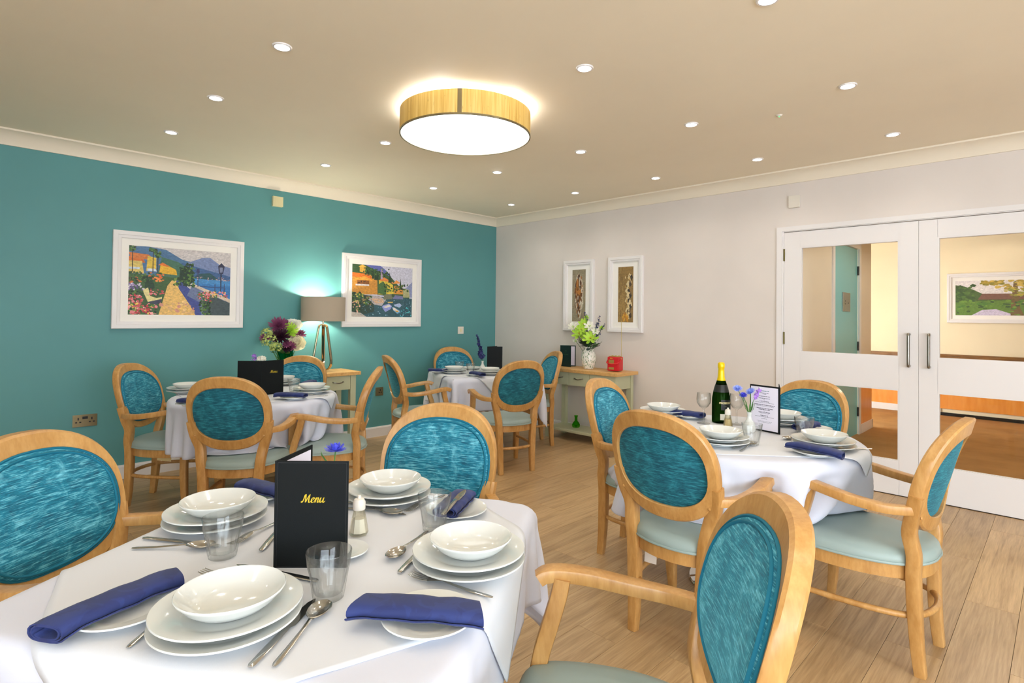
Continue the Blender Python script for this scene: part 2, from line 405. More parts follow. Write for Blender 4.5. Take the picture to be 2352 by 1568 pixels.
# ------------------------------------------------------------------ hallway beyond the glass
HY, HC = 4.65, 2.40
struct(B(1.6, 7.6, .05, HY+.1, -.06, -.002).build('floor_hall', 'tan_carpet', smooth=0), 'tan carpet of the hallway')
struct(B(1.6, 7.6, .12, HY+.1, HC, HC+.1).build('ceiling_hall', 'hall_cream', smooth=0))
hl = MB().box(3.36, 3.46, .12, 1.36, 0, HC).box(3.36, 3.46, 2.30, 2.88, 0, HC).box(3.36, 3.46, 1.36, 2.30, 2.06, HC)
struct(hl.build('wall_hall_left', 'hall_beige', smooth=0), 'cream hallway wall with the teal door')
struct(B(1.6, 7.6, HY, HY+.1, 0, HC).build('wall_hall_far', 'hall_cream', smooth=0), 'cream far wall of the hallway')
struct(B(1.5, 1.6, 2.8, HY, 0, HC).build('wall_hall_end', 'hall_cream', smooth=0)); struct(B(7.5, 7.6, .12, HY, 0, HC).build('wall_hall_right', 'hall_cream', smooth=0))
struct(B(1.6, 7.6, HY-.012, HY, .09, .765).build('trim_4', 'orange_wainscot', smooth=0), 'orange wainscot panel on the far hallway wall')
struct(B(1.6, 7.5, HY-.045, HY, .765, .825).build('trim_5', 'dark_rail', smooth=0, bevel=.004), 'dark wooden dado rail in the hallway')
struct(B(1.6, 3.9, HY-.03, HY-.012, 0, .09).build('baseboard_hall_far', 'white_gloss', smooth=0)); struct(B(3.9, 7.5, HY-.03, HY-.012, 0, .04).build('baseboard_hall_dark', 'dark_gap', smooth=0))
struct(MB().box(3.46, 3.468, 2.375, 2.88, .1, .765).build('trim_6', 'orange_wainscot', smooth=0), 'orange wainscot beside the teal door')
struct(MB().box(3.46, 3.478, 2.375, 2.895, 0, .1).box(3.36, 3.478, 2.88, 2.895, 0, .1).build('baseboard_hall_left', 'white_gloss', smooth=0))
struct(MB().box(3.46, 3.476, 1.30, 1.365, 0, 2.13).box(3.46, 3.476, 2.295, 2.365, 0, 2.13).box(3.46, 3.476, 1.365, 2.295, 2.06, 2.13).build('trim_7', 'white_gloss', smooth=0), 'white frame of the teal door')
d3 = struct(link('door_3', None, None, (3.44, 1.36, 0)), 'teal hallway door with a metal plate')
B(-.02, .012, .006, .93, .006, 2.055).build('door_leaf', 'teal_door_paint', d3, 0)
B(.012, .02, .34, .62, 1.36, 1.56).build('sign_plate', 'brushed_steel', d3, 0, .002)
for yy, zz in ((.42, 1.47), (.42, 1.44), (.55, 1.45)): MB().tube([(.02, yy, zz), (.022, yy, zz)], .008, 10).build('screw', 'black_plastic', d3)
for z in (1.82, .98, .25): MB().tube([(.02, .935, z-.05), (.02, .935, z+.05)], .011, 8).build('hinge', 'black_plastic', d3)
B(.012, .016, .03, .09, .93, 1.07).build('push_plate', 'brushed_steel', d3, 0)
# ------------------------------------------------------------------ ceiling lights
def ordn(i): return ['first', 'second', 'third', 'fourth', 'fifth', 'sixth'][i]
trim_me = MB().lathe([(.030, -.001), (.033, -.006), (.040, -.006), (.043, -.002), (.043, 0), (.030, 0)], 28).mesh('trim_ring', 'white_gloss')
lens_me = MB().lathe([(.0005, -.003), (.029, -.003), (.030, .0)], 28).mesh('lens', 'lamp_lens')
def downlight(x, y, z, label, group, watt, warm=(1, .93, .84), tilt=None, cone=150, blend=1.0):
    t = thing('downlight', (x, y, z-.0006), 0, label, 'downlight', group)
    link('trim_ring', trim_me, t); ln = link('lens', lens_me, t)
    if tilt: ln.rotation_euler = tilt
    l = bpy.data.lights.new('downlight_beam', 'SPOT'); l.energy = watt; l.color = warm; l.spot_size = math.radians(cone); l.spot_blend = blend; l.shadow_soft_size = .035
    lo = link('downlight_beam', l, t, (0, 0, -.012))
XS = [.81, 1.69, 2.575, 3.445, 4.312]; YS = [-.556, -1.617, -2.715, -3.83]
for j, yy in enumerate(YS):
    for i, xx in enumerate(XS):
        if (i, j) == (2, 2): continue
        downlight(xx, yy, CEIL, f'recessed ceiling downlight, {ordn(i)} from the teal wall, {ordn(j)} row from the beige wall', 'ceiling downlights', SPOT_W, tilt=(.35, .2, 0) if (i, j) == (1, 1) else None)
for i, xx in enumerate((1.69, 3.445, 5.3, 7.1)):
    downlight(xx, -5.2, CEIL, f'recessed ceiling downlight behind the camera, {ordn(i)} from the teal wall', 'ceiling downlights', SPOT_W)
for i, yy in enumerate((-1.617, -3.83)):
    downlight(5.3, yy, CEIL, f'recessed ceiling downlight near the window wall, {ordn(i)} from the beige wall', 'ceiling downlights', SPOT_W)
for i, (xx, yy) in enumerate(((4.55, 4.1), (3.0, 3.7), (4.75, 1.3), (5.2, 2.7))):
    downlight(xx, yy, HC, ['hallway downlight in front of the garden picture', 'hallway downlight past the teal door', 'unseen hallway downlight just inside the doors, placed to brighten the left wall', 'unseen hallway downlight added off to the right for more light'][i], 'hallway downlights', (6, 2, 62, 28)[i], (1, .90, .76), None, 172, .35)  # last two lamps are unseen, put here to brighten the hallway
led = MB().lathe([(.0005, -.010), (.012, -.008), (.018, 0)], 16).build('status_lamp', 'white_plastic', None, 40, 0, (3.902, -1.413, CEIL)); tag(led, 'tiny ceiling sensor with a green light', 'sensor')
MB().lathe([(.0005, -.013), (.004, -.011), (.004, -.0095)], 8).build('green_light', 'green_led', led)
# drum pendant
dl = thing('drum_ceiling_light', (2.578, -2.731, CEIL), 0, 'large round ceiling light with pale wood veneer drum shade', 'ceiling light')
R0, ZB, ZTt = .385, -.156, -.022
MB().lathe([(R0, ZTt), (R0, ZB), (R0-.004, ZB), (R0-.004, ZTt), (R0, ZTt)], 96).build('veneer_shade', 'drum_veneer', dl)
MB().lathe([(R0+.0015, ZB-.002), (R0+.0015, ZB+.007), (R0-.006, ZB+.007), (R0-.006, ZB-.002), (R0+.0015, ZB-.002)], 96).build('lower_rim', 'brass_plate', dl)
MB().lathe([(.0005, ZB+.001), (R0-.0065, ZB+.001), (R0-.0065, ZB+.004), (.0005, ZB+.004)], 96).build('diffuser', 'drum_diffuser', dl)
MB().rings([[((R0+d)*math.cos(a), (R0+d)*math.sin(a), z) for d, z in ((-.002, ZB+.007), (.0012, ZB+.007), (.0012, ZTt), (-.002, ZTt))] for a in [math.radians(-45.4+k) for k in (-1.7, -.8, 0, .8, 1.7)]]).build('seam_strip', 'brass_plate', dl)
MB().lathe([(.0005, -.03), (.09, -.03), (.095, 0)], 32).build('ceiling_plate', 'white_plastic', dl)
for k in range(3):
    a = k*2*PI/3; MB().tube([(.09*math.cos(a), .09*math.sin(a), -.028), ((R0-.003)*math.cos(a), (R0-.003)*math.sin(a), -.028)], .004, 6).build('spoke', 'white_plastic', dl)
for k in range(4):
    a = k*PI/2+.4; p = (.22*math.cos(a), .22*math.sin(a), -.075)
    MB().lathe([(.0005, -.04), (.022, -.03), (.03, 0), (.022, .03), (.0005, .036)], 12).xf(Matrix.Translation(p)).build('bulb', 'white_plastic', dl)
    l = bpy.data.lights.new('drum_bulb', 'POINT'); l.energy = 9; l.color = (1, .97, .93); l.shadow_soft_size = .05; link('drum_bulb', l, dl, (.30*math.cos(a), .30*math.sin(a), -.05))
# ------------------------------------------------------------------ wall devices
def plate(name, M, w, h, t, mat, label, cat):
    o = thing(name, (0, 0, 0), 0, label, cat); o.matrix_world = M
    B(-w/2, w/2, -t, 0, -h/2, h/2).build('face_plate', mat, o, 0, .002); return o
def Mleft(y, z): return Matrix(((0, -1, 0, .0006), (1, 0, 0, y), (0, 0, 1, z), (0, 0, 0, 1)))     # local -y points into the room from the teal wall
def Mright(x, z): return Matrix(((1, 0, 0, x), (0, 1, 0, -.0006), (0, 0, 1, z), (0, 0, 0, 1)))
def holes(o, cx):
    for dx, dz, w, h in ((0, .014, .008, .018), (-.012, -.010, .012, .009), (.012, -.010, .012, .009)):
        B(cx+dx-w/2, cx+dx+w/2, -.0078, -.006, dz-h/2, dz+h/2).build('pin_hole', 'black_plastic', o, 0)
so = plate('wall_socket', Mleft(-4.144, .469), .146, .088, .007, 'brass_plate', 'brass double power socket low on the teal wall', 'socket')
holes(so, -.040); holes(so, .040); B(-.016, .016, -.009, -.006, .012, .03).build('rocker', 'black_plastic', so, 0)
s2 = plate('wall_socket', Mleft(-1.668, .466), .09, .088, .007, 'brass_plate', 'small power socket behind the chair near the corner', 'socket'); holes(s2, .008)
sw = plate('light_switch', Mleft(-.571, 1.094), .086, .086, .008, 'white_plastic', 'white wall switch on the teal wall near the corner', 'switch'); B(-.012, .012, -.012, -.008, -.02, .02).build('rocker', 'cream_plastic', sw, 0, .001)
cp = plate('wall_sounder', Mleft(-2.773, 2.282), .092, .09, .035, 'cream_plastic', 'cream square alarm unit high on the teal wall', 'alarm'); B(-.03, .03, -.037, -.035, -.032, .032).build('front_cover', 'cream_plastic', cp, 0, .002)
bx = plate('blank_plate', Mright(3.533, 2.233), .086, .10, .02, 'white_plastic', 'blank cream box on the wall above the doors', 'wall box')
# ------------------------------------------------------------------ pictures
def quad_art(name, W, H, polys, parent):
    """polys: (points in 0..1 of the print, colour); later ones lie on top"""
    v = []; f = []; cols = []
    for i, (pts, c) in enumerate(polys):
        b = len(v); y = -.00004*(i/ max(1, len(polys)))*20 - .0002
        v += [((p[0]-.5)*W, y, (p[1]-.5)*H) for p in pts]; f.append(tuple(range(b, b+len(pts)))); cols.append((lin(c), len(pts)))
    me = bpy.data.meshes.new(name); me.from_pydata(v, [], f)
    at_ = me.color_attributes.new('col', 'FLOAT_COLOR', 'CORNER'); k = 0
    for c, n in cols:
        for _ in range(n): at_.data[k].color = (*c, 1); k += 1
    me.materials.append(MT['print_ink']); return link(name, me, parent)
def dabs(rng, x0, x1, y0, y1, n, cols, s0, s1, clipf=None):
    out = []
    for _ in range(n):
        x = rng.uniform(x0, x1); y = rng.uniform(y0, y1)
        if clipf and not clipf(x, y): continue
        s = rng.uniform(s0, s1); k = rng.randint(5, 7); a0 = rng.random()*6
        pts = [(min(1, max(0, x+s*rng.uniform(.6, 1.1)*math.cos(a0+2*PI*i/k))), min(1, max(0, y+1.3*s*rng.uniform(.5, 1)*math.sin(a0+2*PI*i/k)))) for i in range(k)]
        out.append((pts, rng.choice(cols)))
    return out
def picture(M, W, H, AW, AH, polys, label, fw=.05, dep=.03):
    o = thing('framed_picture', (0, 0, 0), 0, label, 'picture'); o.matrix_world = M
    def bar(pts_o, pts_i):
        (a, b), (c, d) = pts_o, pts_i
        mb = MB(); sec = []
        for (ox, oz), (ix, iz) in ((a, c), (b, d)):
            L = lambda t: (ox+(ix-ox)*t, oz+(iz-oz)*t)
            sec.append([(*[L(0)[0]], 0, L(0)[1]), (L(0)[0], -dep*.92, L(0)[1]), (L(.08)[0], -dep, L(.08)[1]), (L(.55)[0], -dep, L(.55)[1]), (L(.6)[0], -dep*.86, L(.6)[1]), (L(.95)[0], -dep*.8, L(.95)[1]), (L(1)[0], -dep*.72, L(1)[1]), (L(1)[0], 0, L(1)[1])])
        mb.rings(sec).build('frame_bar', 'white_gloss', o, 0)
    X, Z, x, z = W/2, H/2, W/2-fw, H/2-fw
    bar(((-X, Z), (X, Z)), ((-x, z), (x, z))); bar(((X, Z), (X, -Z)), ((x, z), (x, -z))); bar(((X, -Z), (-X, -Z)), ((x, -z), (-x, -z))); bar(((-X, -Z), (-X, Z)), ((-x, -z), (-x, z)))
    mt = MB()
    for a, b, c, d in ((-x, -AW/2, -z, z), (AW/2, x, -z, z), (-AW/2, AW/2, AH/2, z), (-AW/2, AW/2, -z, -AH/2)): mt.box(a, b, -.012, -.009, c, d)
    mt.build('mount', 'mat_board', o, 0)
    pr = quad_art('print', AW+.004, AH+.004, polys, o); pr.location = (0, -.008, 0)
    MB().add([(-x, -.016, -z), (x, -.016, -z), (x, -.016, z), (-x, -.016, z)], [(0, 1, 2, 3)]).build('pane', 'picture_glass', o, 0)
    return o
rg = random.Random(3)
sky, lake = (206, 200, 200), (70, 140, 200)
G = [(34, 70, 40), (60, 104, 52), (92, 130, 60), (26, 54, 40)]; FL = [(206, 96, 100), (226, 130, 140), (240, 170, 170), (190, 60, 70)]
A1 = [([(0, 0), (1, 0), (1, 1), (0, 1)], sky), ([(0, .55), (0, .98), (.16, 1), (.34, .97), (.5, .84), (.56, .82), (.66, .80), (.6, .5)], (74, 116, 158)),
      ([(.34, .6), (.55, .8), (.7, .89), (.78, .90), (.88, .80), (1, .76), (1, .55)], (122, 140, 184)), ([(.4, .6), (.5, .80), (.7, .72), (1, .62), (1, .55)], (62, 100, 150)),
      ([(.3, .86), (.46, .80), (.62, .66), (.6, .5), (.25, .5)], (66, 112, 92)), ([(.6, .56), (.66, .64), (.78, .66), (.86, .58), (.86, .55)], (40, 86, 92)),
      ([(.6, .30), (.6, .565), (1, .55), (1, .2)], lake), ([(.6, .42), (.64, .5), (1, .46), (1, .2)], (54, 122, 188)),
      ([(0, .84), (.12, .84), (.15, .76), (.0, .74)], (206, 110, 44)), ([(0, .9), (.18, .88), (.24, .80), (.02, .82)], (206, 120, 60)), ([(0, .60), (0, .78), (.12, .78), (.14, .60)], (214, 190, 106)), ([(.16, .64), (.17, .86), (.25, .84), (.25, .64)], (218, 186, 70)),
      ([(.28, .62), (.29, .74), (.36, .74), (.44, .68), (.45, .60)], (230, 180, 50)), ([(.27, .74), (.31, .78), (.38, .72), (.35, .72)], (226, 120, 50)),
      ([(0, .66), (.10, .66), (.10, .69), (0, .69)], (200, 214, 232)), ([(.17, .64), (.26, .64), (.24, .68), (.17, .68)], (210, 222, 236)),
      ([(0, 0), (0, .6), (.45, .56), (.34, .3), (.28, 0)], (60, 96, 56)), ([(.28, 0), (.36, .44), (.40, .52), (.44, .52), (.5, .4), (.66, 0)], (232, 190, 112)),
      ([(.64, 0), (.58, .16), (.47, .40), (.44, .52), (.48, .52), (.68, .28), (.72, 0)], (64, 80, 150)), ([(.55, .30), (.60, .46), (.70, .38), (1, .2), (1, 0), (.70, 0), (.68, .2)], (110, 124, 160)),
      ([(.7, .2), (.76, .33), (1, .2), (1, 0), (.72, 0)], (70, 86, 92)), ([(.58, .46), (.62, .48), (1, .26), (1, .2)], (214, 196, 176)),
      ([(.15, .40), (.15, .50), (.19, .56), (.23, .50), (.24, .40), (.2, .36)], (30, 66, 48)), ([(.47, .52), (.48, .70), (.53, .76), (.6, .70), (.62, .52), (.55, .44)], (30, 62, 50)),
      ([(.13, .36), (.18, .40), (.20, .28), (.26, .25), (.31, .27), (.31, .23), (.24, .19), (.18, .19)], (226, 214, 150)), ([(.18, .19), (.31, .24), (.30, .18), (.22, .14)], (60, 66, 90)),
      ([(.892, .36), (.9, .36), (.905, .66), (.89, .66)], (40, 44, 70)), ([(.875, .66), (.92, .66), (.935, .78), (.90, .83), (.865, .78)], (46, 52, 80)), ([(.885, .68), (.912, .68), (.918, .76), (.88, .76)], (130, 140, 170)),
      ([(.655, .44), (.66, .44), (.665, .66), (.65, .66)], (60, 70, 110)), ([(.64, .66), (.675, .66), (.67, .72), (.645, .72)], (50, 60, 100)),
      ([(.68, .44), (.94, .43), (.94, .445), (.68, .455)], (50, 80, 130)), ([(.83, .36), (.84, .36), (.84, .5), (.83, .5)], (60, 80, 120)), ([(.93, .34), (.94, .34), (.94, .5), (.93, .5)], (60, 80, 120))]
for px_, ph in ((.035, .98), (.22, .97), (.265, .90), (.57, .76)):
    A1.append(([(px_-.004, .62), (px_+.004, .62), (px_+.004, ph), (px_-.004, ph)], (50, 50, 40)))
    A1 += dabs(rg, px_-.035, px_+.035, ph-.05, min(.99, ph+.03), 12, G, .012, .022)
A1 += dabs(rg, 0, .30, .45, .62, 90, G+[(200, 110, 60)], .01, .02) + dabs(rg, 0, .14, .36, .46, 40, [(150, 130, 180), (220, 214, 226), (90, 80, 130)], .008, .016) + dabs(rg, 0, .13, .26, .35, 26, G, .01, .02) + dabs(rg, 0, .13, .16, .30, 60, FL+G[:1], .01, .018)
A1 += dabs(rg, .20, .33, .28, .38, 26, FL+G[:2], .008, .016) + dabs(rg, 0, .26, .0, .16, 130, FL+G+[(230, 200, 90)], .01, .022) + dabs(rg, .24, .32, .5, .60, 24, [(220, 100, 50), (236, 140, 70)], .01, .016)
A1 += dabs(rg, .66, .80, .22, .36, 70, FL+G[1:3], .008, .016) + dabs(rg, .72, .97, .28, .38, 70, FL+G[1:3]+[(240, 190, 110)], .008, .015) + dabs(rg, .68, .80, .02, .22, 60, G, .01, .02) + dabs(rg, .42, .62, .44, .56, 50, G+[(120, 150, 70)], .01, .018) + dabs(rg, .48, .62, .5, .72, 50, G, .01, .018)
A1 += dabs(rg, .30, .62, .0, .20, 26, [(214, 150, 130), (220, 176, 120), (244, 206, 140)], .01, .03) + dabs(rg, .62, 1, .55, .60, 40, [(220, 190, 180), (70, 70, 110), (180, 150, 150)], .004, .009)
A2 = [([(0, 0), (1, 0), (1, 1), (0, 1)], (206, 206, 224)), ([(.15, .6), (.2, 1), (.45, 1), (.56, .9), (.66, .74), (.8, .55)], (96, 104, 180)), ([(.8, .4), (.9, .6), (1, .72), (1, .4)], (140, 150, 190)), ([(0, .5), (0, 1), (.2, 1), (.3, .94), (.5, .86), (.62, .8), (.75, .64), (.95, .5), (.95, .35)], (58, 92, 54)),
      ([(0, .42), (0, .84), (.28, .82), (.40, .72), (.41, .44)], (214, 150, 62)), ([(0, .76), (0, .84), (.24, .82), (.36, .74)], (232, 120, 40)), ([(.04, .72), (.2, .78), (.34, .70), (.05, .70)], (240, 168, 66)), ([(.08, .62), (.27, .62), (.27, .70), (.08, .70)], (150, 92, 40)), ([(.06, .595), (.27, .595), (.27, .625), (.06, .625)], (232, 228, 230)),
      ([(.12, .86), (.12, .97), (.21, .97), (.21, .84)], (228, 176, 70)), ([(.10, .95), (.16, 1), (.23, .95)], (240, 190, 80)), ([(.42, .44), (.43, .72), (.56, .72), (.66, .64), (.68, .46)], (222, 196, 70)), ([(.42, .71), (.51, .78), (.66, .69), (.68, .66), (.56, .70)], (234, 140, 70)), ([(.68, .46), (.68, .62), (.82, .64), (.84, .46)], (220, 150, 60)), ([(.66, .66), (.72, .74), (.80, .68)], (238, 156, 80)), ([(.84, .40), (.84, .58), (.94, .56), (.96, .40)], (176, 176, 130)),
      ([(.455, .74), (.46, .90), (.475, .95), (.49, .90), (.49, .74)], (190, 160, 190)), ([(.42, .46), (.42, .64), (.5, .70), (.56, .60), (.55, .44)], (70, 112, 60)),
      ([(0, 0), (0, .44), (.4, .40), (1, .38), (1, 0)], (48, 92, 104)), ([(0, 0), (0, .46), (.34, .40), (.36, .1)], (48, 74, 66)), ([(.22, .38), (.42, .42), (.55, .34), (.48, .22), (.36, .24)], (186, 176, 180)), ([(.30, .36), (.5, .36), (.52, .28), (.38, .26)], (214, 180, 150)), ([(.5, .34), (.52, .44), (.64, .46), (.66, .36)], (120, 124, 104)), ([(.66, .36), (.7, .44), (.84, .42), (.84, .36)], (120, 124, 170)),
      ([(.48, .20), (.5, .23), (.60, .27), (.65, .22), (.63, .16), (.54, .10)], (150, 160, 220)), ([(.50, .20), (.60, .25), (.635, .21), (.54, .18)], (232, 226, 220)), ([(.65, .20), (.68, .20), (.79, .13), (.80, .10), (.74, .07), (.67, .14)], (110, 170, 210)), ([(.66, .19), (.69, .19), (.78, .12), (.74, .10), (.68, .14)], (236, 224, 214)), ([(.70, .13), (.75, .13), (.77, .11), (.73, .10)], (214, 160, 60)), ([(.68, .25), (.78, .28), (.82, .24), (.78, .19), (.70, .22)], (176, 196, 230)), ([(.57, .30), (.67, .31), (.66, .28), (.59, .28)], (220, 190, 110)), ([(0, 0), (0, .10), (.14, .08), (.24, 0)], (196, 186, 176))]
for px_, a, b in ((.33, .74, .93), (.37, .72, .95), (.40, .72, .90), (.60, .68, .9), (.62, .68, .84), (.79, .56, .78)): A2.append(([(px_-.02, a), (px_+.022, a), (px_+.004, b)], (30, 66, 44)))
A2 += dabs(rg, .1, .27, .63, .68, 12, [(70, 50, 40)], .008, .012) + dabs(rg, 0, .2, .26, .46, 70, G+[(200, 190, 100)], .012, .022) + dabs(rg, .02, .14, .1, .30, 50, G+[(230, 180, 160), (200, 170, 120)], .01, .02) + dabs(rg, .14, .32, .24, .40, 40, G+[(150, 120, 80)], .012, .022)
A2 += dabs(rg, .15, .99, .01, .36, 170, [(30, 66, 84), (70, 120, 140), (150, 190, 210), (40, 100, 120)], .004, .012, lambda x, y: not (.47 < x < .83 and .07 < y < .3)) + dabs(rg, .52, .92, .66, .5, 60, G, .012, .022) + dabs(rg, .18, .6, .8, .94, 60, G, .01, .02) + dabs(rg, .78, 1, .01, .2, 40, [(20, 110, 130), (90, 200, 210)], .006, .014)
ArtL = [([(0, 0), (1, 0), (1, 1), (0, 1)], (150, 138, 112)), ([(.5, .05), (.28, .3), (.18, .6), (.3, .85), (.46, .93), (.66, .86), (.82, .66), (.78, .3), (.6, .08)], (202, 190, 166)), ([(.46, .93), (.25, .75), (.16, .55), (.3, .45), (.36, .25), (.44, .06), (.54, .2), (.6, .45), (.78, .55), (.7, .65), (.5, .6), (.5, .8)], (120, 74, 34)), ([(.3, .7), (.4, .88), (.44, .6), (.74, .62), (.7, .52), (.5, .5), (.36, .56)], (190, 122, 50)), ([(.44, .06), (.4, .3), (.46, .5), (.55, .3)], (66, 38, 22))]
ArtL += dabs(rg, .2, .8, .1, .9, 120, [(214, 204, 184), (110, 70, 36), (160, 104, 46), (80, 56, 40)], .02, .05, lambda x, y: ((x-.5)/.32)**2+((y-.5)/.43)**2 < 1) + dabs(rg, .02, .98, .02, .98, 60, [(160, 150, 126), (140, 128, 104)], .02, .05, lambda x, y: ((x-.5)/.36)**2+((y-.5)/.46)**2 > 1)
ArtR = [([(0, 0), (1, 0), (1, 1), (0, 1)], (146, 116, 66)), ([(0, 0), (.5, 0), (.4, .5), (0, .6)], (160, 128, 74))]
for k, (cx_, cz_) in enumerate(((.76, .80), (.68, .68), (.60, .56), (.70, .48), (.60, .38), (.72, .29), (.62, .20), (.70, .12))):
    ArtR.append(([(cx_-.16, cz_), (cx_-.05, cz_+.07), (cx_+.12, cz_+.05), (cx_+.16, cz_-.02), (cx_+.02, cz_-.06)], (216, 196, 150))); ArtR.append(([(cx_, cz_+.02), (cx_+.13, cz_+.06), (cx_+.18, cz_-.01), (cx_+.06, cz_-.06)], (54, 46, 44)))
ArtR += dabs(rg, .4, .9, .08, .86, 50, [(190, 150, 84), (110, 84, 50), (226, 206, 160)], .02, .04, lambda x, y: abs(x-.66) < .2) + dabs(rg, .3, .7, .03, .14, 24, [(220, 170, 60), (190, 130, 50)], .02, .05) + dabs(rg, .02, .3, .02, .98, 40, [(156, 128, 78), (136, 106, 60)], .03, .07)
ArtH = [([(0, 0), (1, 0), (1, 1), (0, 1)], (226, 220, 220)), ([(0, .4), (0, .88), (.1, .84), (.2, .74), (.3, .62), (1, .6), (1, .4)], (66, 96, 40)), ([(.25, .45), (.3, .62), (.95, .6), (1, .45)], (120, 80, 66)), ([(0, 0), (0, .4), (1, .45), (1, 0)], (92, 130, 44)), ([(.18, 0), (.3, .16), (.45, .18), (.62, .04), (.6, 0)], (206, 196, 220)), ([(.6, .0), (.6, .2), (.63, .9), (.67, .9), (.7, .2), (.74, 0)], (116, 92, 50)), ([(.72, .36), (.85, .42), (1, .36), (1, .28), (.8, .28)], (206, 170, 150))]
ArtH += dabs(rg, .28, .92, .72, .98, 90, [(176, 150, 50), (140, 130, 50), (206, 176, 80)], .02, .05, lambda x, y: y > .72+abs(x-.63)*.35) + dabs(rg, 0, .22, .45, .86, 50, [(50, 84, 34), (80, 116, 44)], .02, .05) + dabs(rg, .0, .9, .02, .44, 90, [(70, 120, 40), (110, 150, 50), (48, 84, 40)], .015, .04, lambda x, y: not (.2 < x < .6 and y < .18)) + dabs(rg, .55, .9, .55, .75, 40, [(190, 170, 60), (150, 150, 60)], .02, .04)
picture(Mleft(-3.53, 1.512), .945, .745, .735, .532, A1, 'large framed lakeside promenade painting with flowers and a lamp post', .055, .03)
picture(Mleft(-1.643, 1.510), .95, .737, .730, .533, A2, 'framed painting of lakeside villas and moored boats', .055, .03)
picture(Mright(1.326, 1.502), .41, .77, .184, .566, ArtL, 'tall framed picture of a brown loaf behind the flowers', .05, .035)
picture(Mright(1.924, 1.502), .41, .77, .182, .566, ArtR, 'tall framed picture of a braided garlic string', .05, .035)
picture(Matrix(((1, 0, 0, 4.52), (0, 1, 0, HY), (0, 0, 1, 1.578), (0, 0, 0, 1))), 1.1, .655, .92, .455, ArtH, 'framed garden photograph in the hallway beyond the doors', .05, .03)
# ------------------------------------------------------------------ console tables
def console(name, M, W, D, H, label, drawers):
    o = thing(name, (0, 0, 0), 0, label, 'console table'); o.matrix_world = M     # local: x along the wall, -y into the room
    B(0, W, -D, 0, H-.032, H).build('worktop', 'console_oak', o, 0, .003)
    lx0, lx1 = .035, W-.035
    for lx in (lx0, lx1-.055):
        for ly in (-D+.03, -.075): MB().box(lx, lx+.055, ly, ly+.045, 0, H-.032).build('leg', 'sage_paint', o, 0, .002)
    z0, z1 = H-.165, H-.032
    B(lx0+.055, lx1-.055, -.065, -.045, z0, z1).build('back_rail', 'sage_paint', o, 0)
    for lx in (lx0+.01, lx1-.035): B(lx, lx+.025, -D+.075, -.075, z0, z1).build('side_rail', 'sage_paint', o, 0)
    n = drawers; dw = (lx1-lx0-.11)/n
    for k in range(n):
        a = lx0+.055+k*dw; dr = B(a+.002, a+dw-.002, -D+.034, -D+.056, z0, z1-.004).build('drawer', 'sage_paint', o, 0, .0015)
        cx = a+dw/2; zc = (z0+z1)/2+.004
        MB().tube(catmull([(cx-.05, -D+.034, zc+.006), (cx-.045, -D+.018, zc+.004), (cx, -D+.010, zc-.004), (cx+.045, -D+.018, zc+.004), (cx+.05, -D+.034, zc+.006)], 4), .005, 8).build('handle', 'brushed_steel', dr)
    B(lx0+.005, lx1-.005, -D+.035, -.035, .085, .110).build('shelf', 'sage_paint', o, 0, .002)
    return o
HT = .734
console('console_table', Mright(1.13, 0) @ Matrix.Translation((0, -.019, 0)), .955, .375, HT, 'sage green console with oak top against the beige wall', 3)
console('console_table', Matrix(((0, -1, 0, .0196), (1, 0, 0, -3.06), (0, 0, 1, 0), (0, 0, 0, 1))), .945, .375, HT, 'sage green console with oak top under the teal wall pictures', 3)
HT += .0006
# ------------------------------------------------------------------ table lamp
lp = thing('table_lamp', (.19, -2.40, HT), 0, 'table lamp with chrome loop legs and beige drum shade', 'lamp')
MB().lathe([(.196, .468), (.198, .69), (.194, .69), (.192, .468), (.196, .468)], 64).build('lamp_shade', 'shade_linen', lp)
for k in range(3):
    a = k*2*PI/3+.5; c, s_ = math.cos(a), math.sin(a)
    path = catmull([(.006*c, .006*s_, .43), (.025*c, .025*s_, .432), (.042*c, .042*s_, .41), (.062*c, .062*s_, .30), (.085*c, .085*s_, .16), (.092*c, .092*s_, .08), (.07*c, .07*s_, .03), (.02*c, .02*s_, .012), (0, 0, .014)], 5)
    MB().sweep(path, .030, .011, (-s_, c, 0)).build('leg', 'gold_chrome', lp)
MB().tube([(0, 0, .425), (0, 0, .50)], .009, 10).build('stem', 'gold_chrome', lp)
MB().lathe([(.0005, 0), (.035, 0), (.03, .012), (.0005, .018)], 24).build('foot', 'gold_chrome', lp)
for a in range(3): MB().tube([(0, 0, .495), (.193*math.cos(a*2.1), .193*math.sin(a*2.1), .50)], .0025, 6).build('shade_spoke', 'steel', lp)
MB().lathe([(.0005, .50), (.013, .502), (.014, .51), (.024, .535), (.018, .556), (.0005, .562)], 16).build('bulb', 'bulb', lp)
l = bpy.data.lights.new('lamp_bulb', 'POINT'); l.energy = 23; l.color = (1, .90, .72); l.shadow_soft_size = .03; link('lamp_bulb', l, lp, (0, 0, .602))
